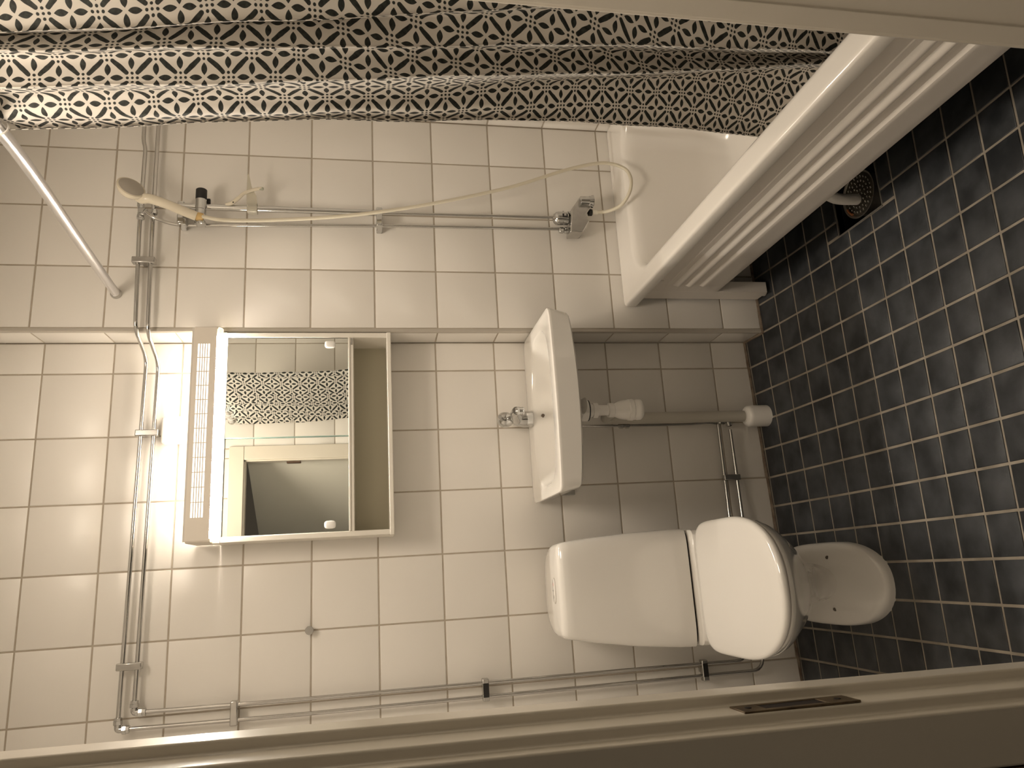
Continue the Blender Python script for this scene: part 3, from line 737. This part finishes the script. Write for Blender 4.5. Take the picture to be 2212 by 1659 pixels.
# translucent lip inside the shell's top edge
box('top_lip', mat('lip_plastic', (0.62,0.58,0.52), 0.5), lm, LX0+.004, LX1-.004, LY+.003, LY+.0045, 1.866, 1.8765)
MB().tube([(LX0+.03,-.088,1.842),(LX1-.03,-.088,1.842)], .018, 20).build('fluorescent_tube', GLOW, lm)
for xx in (LX0+.018, LX1-.034):
    box('tube_socket', PVC, lm, xx, xx+.016, -.104, -.072, 1.802, 1.860, .002)
dpoly = [(LY+.001,1.8062),(LY+.0005,1.7995),(LY+.005,1.7925),(CY-.0015,1.7905),(CY-.0015,1.8062)]
MB().prism(dpoly, 'x', -.0375, LX1-.004).build('diffuser_end', CLR, lm, .0015, 2)
MB().prism(dpoly, 'x', LX0+.003, LX0+.012).build('diffuser_end', CLR, lm, .0015, 2)
dfm = MB().prism(dpoly, 'x', LX0+.012, -.0375)
dfm.build('diffuser', GLOW2, lm, .0015, 2)
# fill disc added under the ceiling, out of view, to brighten the lower room
cl_ = thing('added_fill_light', 'added round flat fill light under the ceiling, out of view', 'lamp', (-.34, -1.22, ZC-.045))
MB().lathe([(-.045,.236),(-.045,.240),(0,.240)], (-.34,-1.22,ZC), (0,0,1), 48).build('housing', CAB, cl_)
MB().lathe([(-.0465,.020),(-.0460,.234),(-.044,.235)], (-.34,-1.22,ZC), (0,0,1), 48).build('diffuser', mat('fill_glow', (1,1,1), .4, emit=(1.0,.86,.70), es=FILL_ES), cl_)
box('added_light_baffle', LMP, lm, LX0+.004, LX1-.004, LY+.0035, CY+.004, 1.8064, 1.8080)  # opaque strip added over the diffuser to keep its light from leaking upwards
# junction box on the wall over the lamp
jb = thing('junction_box', 'small white junction box on the wall just above the cabinet lamp', 'junction box', (-.3015, -.02, 1.905))
box('cover', PVC, jb, -.3425, -.2605, -.040, -.002, 1.905, 1.978, .006, 3)
MB().tube([(-.30,-.012,1.906),(-.30,-.012,1.88),(-.30,-.03,1.862)], .004, 10).build('cable', PVC, jb)

# ---------------------------------------------------------------- pipes
PT = thing('heating_pipes', 'pair of long chrome water pipes running across and down the back wall', 'pipes', (-.5, -.03, .1))
def pipe(nm, pts, r, rad=.03, mt=PCH, k=6, par=PT): return MB().tube(arc_pipe(pts, rad, k), r, 16).build(nm, mt, par)
PYb, PYt = -.030, -.145
# horizontal runs: back wall, S bend at the step, bath wall
zt, zl = 2.040, 2.0035
pipe('upper_pipe', [(-1.131,PYb,2.0475),(-.072,PYb,2.0335),(-.016,PYt,2.0375),(.30,PYt,2.0455),(.585,PYt,2.0440),(.615,PYt,2.0515),(.745,PYt,2.052)], .0062, .035)
pipe('lower_pipe', [(-1.089,PYb,2.0080),(-.088,PYb,1.9985),(-.026,PYt,2.0030),(.30,PYt,2.0085),(.745,PYt,2.0100)], .0062, .035)
# risers
pipe('outer_riser', [(-1.1365,PYb,2.035),(-1.1405,PYb,1.60),(-1.1385,PYb,.50),(-1.1375,PYb,.1120),(-.345,PYb,.1190)], .0058, .045)
pipe('inner_riser', [(-1.0955,PYb,1.995),(-1.1000,PYb,1.60),(-1.1010,PYb,.50),(-1.1040,PYb,.1650),(-.325,PYb,.1620)], .0058, .045)
def fitting(par, p, ax, l=.024, r=.0125, nm='fitting'):
    a = Vector(ax).normalized(); p = Vector(p)
    return MB().lathe([(-l/2,.006),(-l/2+.001,r*.86),(-l*.15,r*.9),(-l*.12,r),(l*.28,r),(l*.32,r*.8),(l/2,.0065)], p, a, 8).build(nm, CHR, par, angle=30)
for (ex, ez) in ((-1.1365, 2.0475), (-1.0955, 2.0080)):
    MB().tube(arc_pipe([(ex+.014,PYb,ez),(ex,PYb,ez),(ex,PYb,ez-.014)], .006, 4), .0088, 14).build('elbow', CHR, PT)
    fitting(PT, (ex+.020, PYb, ez), (-1,0,0)); fitting(PT, (ex-.0005, PYb, ez-.020), (0,0,1))
def clip(par, c, along, across, wdt, wall, th=.020):
    """bracket bridging two pipes: c centre, along = pipe direction, across, wall = y of the wall face"""
    al, ac = Vector(along), Vector(across)
    M = Matrix((ac, Vector((0,-1,0)), al)).transposed().to_4x4(); M.translation = Vector((c[0], wall, c[2]))
    m = MB().box(-wdt/2, wdt/2, .018, .042, -th/2, th/2, M)
    m.box(-.008, .008, 0, .019, -th/2+.002, th/2-.002, M)
    o = m.build('pipe_bracket', BCH, par, .003, 2)
    return o
clip(PT, (-1.1205,0,1.7435), (0,0,1), (1,0,0), .066, 0); clip(PT, (-1.1195,0,1.0245), (0,0,1), (1,0,0), .064, 0); clip(PT, (-1.1215,0,.3180), (0,0,1), (1,0,0), .064, 0)
for cz in (1.0245, .3180): box('bracket_screw_plate', BLK, PT, -1.1405, -1.1005, -.0435, -.0415, cz-.0085, cz+.0085, .001)
clip(PT, (-.9735,0,2.0265), (1,0,0), (0,0,1), .066, 0); clip(PT, (-.3095,0,2.0180), (1,0,0), (0,0,1), .066, 0)
clip(PT, (.2025,0,2.0260), (1,0,0), (0,0,1), .066, D)
clip(PT, (-.5125,0,.1380), (1,0,0), (0,0,1), .060, 0)
# connection below the basin
sp3 = thing('supply_pipe', 'thin chrome supply pipe rising behind the trap to the washbasin', 'pipe', (-.321, -.03, .12))
pipe('pipe', [(-.322,PYb,.162),(-.318,PYb-.004,.20),(-.3225,PYb,.26),(-.3215,PYb,.55),(-.319,PYb,.715),(-.305,-.045,.775)], .0048, .02, par=sp3)
MB().lathe([(0,.006),(.002,.0095),(.014,.0100),(.016,.0075),(.022,.0075),(.024,.0100),(.036,.0098),(.040,.006)], (-.3218,PYb,.4870), (0,0,1), 8).build('valve', BCH, sp3, angle=30)
MB().lathe([(0,.008),(.004,.0115),(.018,.0115),(.022,.007)], (-.334,PYb,.1185), (.9,-.1,.2), 12).build('end_fitting', BCH, sp3, angle=40)
MB().lathe([(-.008,.0085),(.012,.0095),(.016,.006)], (-.319,PYb-.004,.148), (.2,-.3,1), 12).build('tee', BCH, sp3, angle=40)

# ---------------------------------------------------------------- shower: branch pipes, rail, mixer, hose, hand shower
RY = -.150
sh = thing('shower_pipes', 'twin thin chrome pipes dropping from the high pipes to the bath mixer', 'pipes', (.36, RY, .75))
pipe('pipe', [(.366,PYt,2.045),(.360,-.165,2.030),(.338,-.165,2.005),(.3235,RY,1.95),(.3205,RY,1.90),(.3255,RY,1.79),(.3400,RY,1.22),(.3445,RY,.712)], .0052, .02, par=sh)
pipe('pipe', [(.384,PYt,2.006),(.384,PYt-.012,1.985),(.3835,RY,1.94),(.3820,RY,1.33),(.3850,RY,1.10),(.3875,RY,.715)], .0052, .02, par=sh)
fitting(sh, (.3870,PYt,2.0455), (1,0,0), .024, .0115); fitting(sh, (.3490,PYt,2.0440), (-1,0,0), .026, .0120); fitting(sh, (.3600,-.158,2.0330), (-.5,-.3,-1), .022, .0115)
MB().tube([(.378,PYt,2.0455),(.357,PYt,2.0445)], .0085, 12).build('tee', CHR, sh)
fitting(sh, (.4080,PYt,2.0065), (1,0,0), .024, .0110); fitting(sh, (.3640,PYt,2.0060), (-1,0,0), .020, .0105)
rl = thing('shower_rail', 'chrome slide rail with black knobbed holder for the hand shower', 'shower rail', (.374, -.175, 1.32))
MB().tube([(.3745,-.173,1.930),(.3715,-.173,1.320)], .0098, 20).build('rail', CHR, rl)
for c_ in (1.922, 1.3185):
    box('bracket', CHR, rl, .3255 if c_ < 1.5 else .318, .3905, -.178, D-.001, c_-.0095, c_+.0095, .003, 2)
box('bracket_clip', CHR, rl, .3120, .334, -.176, -.150, 1.905, 1.930, .003, 2)
HY, HZ = -.185, 1.8615
o_ = MB().lathe([(0,.0150),(.003,.0165),(.034,.0165),(.036,.0140)], (.3905,HY,HZ), (1,0,0), 32).build('knob', BLK, rl, angle=40); o_['label'] = 'black clamp knob'
box('knob_tab', BLK, rl, .388, .404, HY+.012, HY+.022, HZ-.024, HZ-.012, .002)
MB().lathe([(0,.0145),(.001,.0160),(.017,.0163),(.018,.0150),(.019,.0163),(.052,.0165),(.0535,.0150)], (.3385,HY,HZ), (1,0,0), 32).build('holder', CHR, rl, angle=40)
MB().lathe([(0,.0025),(.002,.0115),(.006,.0165),(.011,.0172),(.016,.0150),(.020,.0090),(.036,.0085)], (.3005,HY-.004,HZ-.002), (1,0,0), 32).build('swivel', CHR, rl, angle=40)
# bath mixer
mx_ = thing('bath_mixer', 'wedge shaped chrome bath and shower mixer above the tub rim', 'tap', (.375, -.125, .60))
MY0, MY1 = -.186, -.126
poly = [(.4515,.6385),(.4515,.6000),(.4150,.6010),(.3880,.6200),(.3600,.6130),(.3200,.6385),(.3185,.6835),(.3540,.6790),(.4020,.6740)]
MB().prism(poly, 'y', MY0, MY1).build('body', BCH, mx_, .0035, 2, 20)
MB().lathe([(0,.0155),(.001,.0165),(.030,.0165),(.031,.0180),(.036,.0185),(.042,.0215),(.045,.0215),(.047,.017)], (.4310,-.190,.6420), (0,0,-1), 32).build('spout', CHR, mx_, angle=40)
MB().lathe([(0,.0180),(.004,.0225),(.036,.0235),(.044,.0215),(.051,.0150),(.054,.007)], (.3785,-.160,.6800), (0,0,1), 36).build('diverter_dome', CHR, mx_, angle=40)
for q in range(3): MB().lathe([(0,.0155),(.004,.0155)], (.3900,-.160,.6780-.008*q), (.35,0,-1), 24).build('ring', CHR, mx_)
box('window', BLK, mx_, .3735, .3860, -.1850, -.1820, .6880, .7060, .001)
box('window_switch', CHR, mx_, .3765, .3845, -.1865, -.1835, .6925, .7010, .001)
box('stop_pin', CHR, mx_, .3965, .4040, -.170, -.166, .6965, .7010, .001)
MB().lathe([(0,.0100),(.002,.0120),(.012,.0120),(.014,.0095),(.018,.0095),(.020,.0118),(.030,.0112),(.034,.007)], (.3400,-.150,.6800), (0,0,1), 10).build('union_nut', CHR, mx_, angle=30)
MB().lathe([(0,.0105),(.001,.0118),(.012,.0118),(.013,.010)], (.4025,-.165,.6080), (0,0,-1), 20).build('hose_outlet', BLK, mx_)
# hose
HP_ = [(0.4045,-0.165,0.5980),(0.4049,-0.165,0.5926),(0.4005,-0.175,0.571),(0.3925,-0.195,0.5531),(0.387,-0.23,0.532),(0.3888,-0.26,0.5173),(0.4099,-0.285,0.5027),(0.4393,-0.3,0.4960),(0.47,-0.3,0.4969),(0.5012,-0.29,0.5081),(0.5227,-0.28,0.5432),(0.5296,-0.27,0.5963),(0.5071,-0.255,0.7067),(0.4469,-0.235,0.8957),(0.3923,-0.22,1.1254),(0.3561,-0.21,1.3209),(0.3336,-0.205,1.4905),(0.3175,-0.205,1.685),(0.3121,-0.212,1.7913),(0.3190,-0.212,1.8360),(0.3240,-0.208,1.853)]
hz = thing('shower_hose', 'cream plastic shower hose looping over the edge of the bath', 'hose', (.40, -.22, .50))
MB().tube(HP_, .0058, 14, 8).build('hose', HOSE, hz)
MB().lathe([(0,.0085),(.002,.0098),(.010,.0098),(.011,.0080),(.016,.0085),(.022,.0078),(.024,.006)], (.4045,-.165,.5975), (-.1,-.2,-1), 20).build('hose_nut', mat('cream_nut', (0.80,0.76,0.66), 0.3), hz, angle=40)
# hand shower
hd = thing('hand_shower', 'cream hand shower with round grey face resting in the rail holder', 'shower head', (.33, -.205, 1.86))
nf = Vector((.419,-.738,-.523)).normalized()
fc = Vector((.3815,-.270,2.0368))
MB().lathe([(-.0300,.006),(-.0285,.018),(-.0235,.0285),(-.0150,.0365),(-.0060,.0400),(-.0010,.0400),(.0000,.0385)], fc, nf, 48).build('head', CREAM, hd, angle=50)
MB().lathe([(-.002,.0355),(.0006,.0355),(.0012,.0345)], fc, nf, 48).build('spray_face', FACE, hd, angle=50)
bcen = fc - nf*.016
hp = [Vector((.3255,-.205,1.868)), Vector((.3330,-.213,1.895)), Vector((.3480,-.235,1.950)), Vector((.3560,-.249,1.992)), fc - nf*.017 + Vector((-.017,.012,-.030)), fc - nf*.021 + Vector((-.004,.003,-.008))]
MB().tube(hp, .012, 24, 6, rs=[.0140,.0145,.0140,.0145,.0150,.008]).build('handle', CREAM, hd, angle=50)
y_ = MB().tube([Vector((.3245,-.204,1.848)), Vector((.3250,-.2045,1.856)), Vector((.3258,-.205,1.869))], .0125, 20, 3, rs=[.0095,.0120,.0128]).build('socket', YEL, hd); y_['label'] = 'yellowed handle socket'
# clear hook on the rail
hk = thing('rail_hook', 'small cloudy plastic hook and arm clipped to the shower rail', 'hook', (.372, -.178, 1.70))
MB().box(.357, .388, -.187, -.160, 1.695, 1.7265).build('band', CLR, hk, .003, 2)
MB().prism([(.380,1.695),(.380,1.7265),(.430,1.7285),(.486,1.7270),(.486,1.7225),(.440,1.7130),(.410,1.6980)], 'y', -.188, -.186).build('plate', CLR, hk, .0006)
MB().tube([(.380,-.182,1.790),(.3835,-.185,1.772),(.398,-.190,1.752),(.4145,-.192,1.735),(.428,-.192,1.708),(.435,-.192,1.682)], .004, 12, 6, rs=[.0035,.006,.0058,.0052,.0056,.0045]).build('arm', CREAM, hk)
MB().lathe([(0,.0022),(.001,.0022)], (.3835,-.1915,1.766), (0,-1,0), 10).build('pin', BLK, hk)
box('arm_tip', mat('grey_green_plastic', (0.42,0.42,0.33), 0.4), hk, .4285, .4380, -.196, -.188, 1.676, 1.698, .003, 2)

# ---------------------------------------------------------------- wall knob
kb = MB().lathe([(0,.0058),(.012,.0058),(.013,.0120),(.020,.0125),(.0215,.0115)], (-.9135, 0.0, 1.5405), (0,-1,0), 32).build('wall_knob', STEEL, None, angle=40, origin=(-.9135,0,1.54))
tag(kb, 'small round steel coat knob fixed on a grout crossing above the toilet', 'hook')

# ---------------------------------------------------------------- curtain rod and curtain
rod = thing('curtain_rod', 'silver aluminium shower curtain rod running from the wall over the bath', 'rod', (.09, -.9, 2.04))
RODP = [(.1055,D-.001,2.1065),(.096,-.50,2.0745),(.082,-.99,2.0330),(.060,-1.35,2.0330),(.035,YF+.001,2.0450)]
MB().tube(RODP, .0125, 24, 8).build('tube', ALU, rod)
MB().lathe([(0,.0165),(.004,.0165),(.010,.0150),(.014,.0130)], (.1055,D-.0005,2.1067), (-.02,-1,-.07), 28).build('end_cap', BCH, rod)
MB().lathe([(0,.0165),(.004,.0165),(.010,.0150),(.014,.0130)], (.035,YF+.0005,2.0452), (0,1,0), 28).build('end_cap', BCH, rod)

CUR=[[[0.08,-1.013,2.056],[0.097,-0.992,2.067],[0.085,-1.05,2.04],[0.107,-1.08,2.029],[0.093,-1.125,2.008],[0.052,-1.187,1.976],[0.057,-1.192,1.974],[0.092,-1.203,1.973],[0.093,-1.224,1.964],[0.042,-1.293,1.928],[0.047,-1.296,1.927],[0.078,-1.279,1.937],[0.086,-1.278,1.938],[0.037,-1.342,1.905],[0.044,-1.342,1.906],[0.077,-1.395,1.906],[0.025,-1.448,1.906],[0.069,-1.501,1.906],[0.017,-1.554,1.906],[0.061,-1.607,1.906],[0.009,-1.66,1.906]],[[0.08,-1.031,1.947],[0.097,-1.01,1.956],[0.085,-1.066,1.934],[0.107,-1.094,1.925],[0.093,-1.138,1.907],[0.052,-1.199,1.881],[0.057,-1.204,1.879],[0.092,-1.214,1.878],[0.093,-1.234,1.871],[0.042,-1.302,1.84],[0.047,-1.305,1.839],[0.078,-1.292,1.847],[0.086,-1.293,1.847],[0.037,-1.355,1.819],[0.044,-1.356,1.82],[0.078,-1.406,1.82],[0.026,-1.457,1.82],[0.071,-1.508,1.82],[0.019,-1.559,1.82],[0.063,-1.609,1.82],[0.011,-1.66,1.82]],[[0.085,-1.047,1.781],[0.102,-1.027,1.788],[0.09,-1.081,1.772],[0.112,-1.109,1.766],[0.095,-1.154,1.752],[0.052,-1.217,1.732],[0.057,-1.222,1.73],[0.092,-1.236,1.729],[0.093,-1.256,1.723],[0.042,-1.323,1.701],[0.047,-1.326,1.701],[0.078,-1.317,1.705],[0.086,-1.319,1.705],[0.037,-1.38,1.685],[0.044,-1.38,1.685],[0.078,-1.427,1.685],[0.027,-1.474,1.685],[0.072,-1.52,1.685],[0.02,-1.567,1.685],[0.065,-1.613,1.685],[0.014,-1.66,1.685]],[[0.09,-1.068,1.61],[0.107,-1.048,1.614],[0.095,-1.095,1.606],[0.117,-1.113,1.603],[0.1,-1.167,1.594],[0.057,-1.229,1.581],[0.062,-1.235,1.581],[0.097,-1.249,1.579],[0.098,-1.27,1.576],[0.047,-1.335,1.563],[0.052,-1.338,1.562],[0.083,-1.339,1.563],[0.091,-1.343,1.563],[0.042,-1.402,1.551],[0.049,-1.403,1.551],[0.084,-1.446,1.551],[0.032,-1.489,1.551],[0.078,-1.531,1.551],[0.027,-1.574,1.551],[0.072,-1.617,1.551],[0.021,-1.66,1.551]],[[0.1,-1.076,1.437],[0.117,-1.057,1.438],[0.105,-1.101,1.436],[0.127,-1.116,1.435],[0.11,-1.183,1.431],[0.067,-1.244,1.427],[0.072,-1.249,1.427],[0.107,-1.257,1.426],[0.108,-1.276,1.425],[0.057,-1.34,1.421],[0.062,-1.343,1.421],[0.093,-1.348,1.421],[0.101,-1.353,1.42],[0.052,-1.411,1.417],[0.059,-1.412,1.417],[0.094,-1.454,1.417],[0.043,-1.495,1.417],[0.089,-1.536,1.417],[0.038,-1.577,1.417],[0.084,-1.619,1.417],[0.034,-1.66,1.417]],[[0.135,-1.038,1.254],[0.152,-1.02,1.252],[0.14,-1.071,1.255],[0.165,-1.093,1.256],[0.137,-1.173,1.261],[0.082,-1.248,1.267],[0.087,-1.253,1.267],[0.122,-1.257,1.266],[0.123,-1.274,1.267],[0.072,-1.338,1.272],[0.077,-1.341,1.272],[0.108,-1.353,1.272],[0.111,-1.367,1.273],[0.062,-1.423,1.278],[0.069,-1.425,1.277],[0.104,-1.464,1.277],[0.054,-1.503,1.277],[0.1,-1.542,1.277],[0.05,-1.581,1.277],[0.096,-1.621,1.277],[0.046,-1.66,1.277]],[[0.175,-1.003,1.05],[0.192,-0.985,1.046],[0.19,-1.029,1.054],[0.225,-1.048,1.055],[0.182,-1.136,1.073],[0.112,-1.23,1.094],[0.117,-1.235,1.095],[0.152,-1.241,1.094],[0.143,-1.271,1.1],[0.092,-1.333,1.114],[0.097,-1.337,1.115],[0.128,-1.357,1.116],[0.126,-1.378,1.12],[0.077,-1.433,1.133],[0.084,-1.435,1.133],[0.12,-1.472,1.133],[0.07,-1.51,1.133],[0.117,-1.547,1.133],[0.067,-1.585,1.133],[0.113,-1.622,1.133],[0.063,-1.66,1.133]],[[0.235,-0.918,0.808],[0.252,-0.901,0.801],[0.28,-0.923,0.805],[0.33,-0.954,0.81],[0.259,-1.06,0.849],[0.162,-1.187,0.898],[0.167,-1.194,0.899],[0.202,-1.201,0.898],[0.168,-1.261,0.92],[0.117,-1.323,0.944],[0.122,-1.327,0.944],[0.153,-1.356,0.951],[0.146,-1.385,0.96],[0.097,-1.439,0.981],[0.104,-1.44,0.981],[0.14,-1.477,0.981],[0.091,-1.514,0.981],[0.138,-1.55,0.981],[0.088,-1.587,0.981],[0.135,-1.623,0.981],[0.086,-1.66,0.981]],[[0.295,-0.834,0.528],[0.312,-0.817,0.518],[0.345,-0.852,0.529],[0.405,-0.897,0.541],[0.324,-1.013,0.603],[0.217,-1.149,0.678],[0.222,-1.156,0.68],[0.257,-1.154,0.675],[0.188,-1.251,0.727],[0.137,-1.312,0.761],[0.142,-1.316,0.762],[0.173,-1.35,0.773],[0.171,-1.375,0.784],[0.122,-1.428,0.814],[0.129,-1.43,0.814],[0.166,-1.468,0.814],[0.116,-1.506,0.814],[0.164,-1.545,0.814],[0.115,-1.583,0.814],[0.162,-1.622,0.814],[0.113,-1.66,0.814]],[[0.335,-0.754,0.283],[0.352,-0.737,0.271],[0.38,-0.805,0.304],[0.445,-0.878,0.334],[0.367,-0.987,0.406],[0.262,-1.118,0.495],[0.267,-1.126,0.498],[0.302,-1.116,0.487],[0.213,-1.233,0.566],[0.162,-1.294,0.607],[0.167,-1.298,0.609],[0.198,-1.328,0.621],[0.201,-1.347,0.63],[0.152,-1.399,0.667],[0.159,-1.402,0.667],[0.196,-1.445,0.667],[0.147,-1.488,0.667],[0.195,-1.531,0.667],[0.146,-1.574,0.667],[0.194,-1.617,0.667],[0.146,-1.66,0.667]],[[0.355,-0.72,0.103],[0.372,-0.704,0.09],[0.39,-0.801,0.148],[0.455,-0.89,0.193],[0.387,-0.986,0.265],[0.292,-1.103,0.356],[0.297,-1.111,0.36],[0.332,-1.091,0.342],[0.253,-1.193,0.42],[0.202,-1.253,0.467],[0.207,-1.258,0.469],[0.238,-1.286,0.481],[0.241,-1.304,0.492],[0.192,-1.357,0.534],[0.199,-1.36,0.535],[0.236,-1.41,0.535],[0.188,-1.46,0.535],[0.236,-1.51,0.535],[0.188,-1.56,0.535],[0.236,-1.61,0.535],[0.188,-1.66,0.535]]]
def build_curtain():
    cols = len(CUR[0]); Zs = []
    NZ = 64; ztop, zbot = 2.020, 0.165
    colfun = []
    for c in range(cols):
        pts = sorted(((r[c][2], r[c][0], r[c][1]) for r in CUR), key=lambda q: q[0])
        colfun.append(pts)
    def at(c, z):
        P = colfun[c]
        if z <= P[0][0]: return P[0][1], P[0][2]
        if z >= P[-1][0]:
            return P[-1][1], P[-1][2]
        for i in range(len(P)-1):
            if P[i][0] <= z <= P[i+1][0]:
                t = (z-P[i][0])/max(1e-6, P[i+1][0]-P[i][0]); return P[i][1]+(P[i+1][1]-P[i][1])*t, P[i][2]+(P[i+1][2]-P[i][2])*t
    grid = []
    for k in range(NZ+1):
        z = ztop + (zbot-ztop)*k/NZ
        row = [at(c, z) for c in range(cols)]
        grid.append(row)
    # smooth down the columns
    for _ in range(2):
        g2 = [r[:] for r in grid]
        for k in range(1, NZ):
            for c in range(cols):
                g2[k][c] = tuple((grid[k-1][c][q] + 2*grid[k][c][q] + grid[k+1][c][q])/4 for q in (0,1))
        grid = g2
    # keep inside the tub below the rim, gathered to the rod at the top
    K = 7; vs = []; W = None; rows = []
    for k, row in enumerate(grid):
        z = ztop + (zbot-ztop)*k/NZ
        lim = 0.145 if z < 0.50 else (0.145 - (z-0.50)*0.9)
        row = [(max(x, lim), min(max(y, YF+0.10 if z < 0.52 else YF+0.012), -0.3)) for x, y in row]
        P = [Vector((x, y, z)) for x, y in row]
        Q, _r = spline(P, K); rows.append(Q)
    nc = len(rows[0])
    arc = [0.0]
    for c in range(1, nc):
        arc.append(arc[-1] + sum((r[c]-r[c-1]).length for r in rows[:40])/40.0)
    ra = []
    for r in rows:
        q = [0.0]
        for c in range(1, nc): q.append(q[-1] + (r[c]-r[c-1]).length)
        ra.append(q)
    for _ in range(3):
        ra = [[(ra[max(k-1,0)][c] + ra[k][c] + ra[min(k+1,len(ra)-1)][c])/3 for c in range(nc)] for k in range(len(ra))]
    mb = MB()
    for k, Q in enumerate(rows):
        for c, p in enumerate(Q):
            z = p.z
            if k == 0:
                pass
            wob = 0.0016*math.sin(9*z + arc[c]*40) + 0.0012*math.sin(23*z + arc[c]*17)
            mb.v.append((p.x + wob, p.y, p.z - 0.012*math.sin(arc[c]*44)**2*(1 if k == 0 else 0)))
    for k in range(len(rows)-1):
        for c in range(nc-1):
            mb.f.append((k*nc+c, k*nc+c+1, (k+1)*nc+c+1, (k+1)*nc+c))
    p_ = 0.039
    UV = {}
    for k in range(len(rows)):
        for c in range(nc):
            UV[k*nc+c] = (ra[k][c]/p_ + 0.42, (rows[k][c].z)/p_ + 0.35)
    me = bpy.data.meshes.new('shower_curtain'); o0 = Vector((.12, -1.35, .2))
    me.from_pydata([Vector(q)-o0 for q in mb.v], [], mb.f); me.update(); me.shade_smooth()
    ul = me.uv_layers.new(name='cloth')
    for lp in me.loops: ul.data[lp.index].uv = UV[lp.vertex_index]
    me.materials.append(CURT)
    o = bpy.data.objects.new('shower_curtain', me); C.objects.link(o); o.location = o0; ORG_[o] = o0
    sd = o.modifiers.new('thickness', 'SOLIDIFY'); sd.thickness = 0.0008
    return o
cu = build_curtain()
tag(cu, 'white shower curtain printed with dark leaves and diamonds, gathered in folds inside the bath', 'curtain')
# rings on the rod
for k in range(9):
    y = -1.03 - 0.075*k; t = (-y)/1.72
    x = .082 + (.060-.082)*max(0, (-y-.99)/.36) if y > -1.35 else .060 + (.035-.060)*(-y-1.35)/.37
    rg = []
    for q in range(17):
        a = 2*PI*q/16; rg.append((x + .0170*math.cos(a), y, 2.0335 + .0190*math.sin(a) - .0035))
    if k == 0: first = None
    o = MB().tube(rg, .0018, 8).build('curtain_ring', PVC, cu)
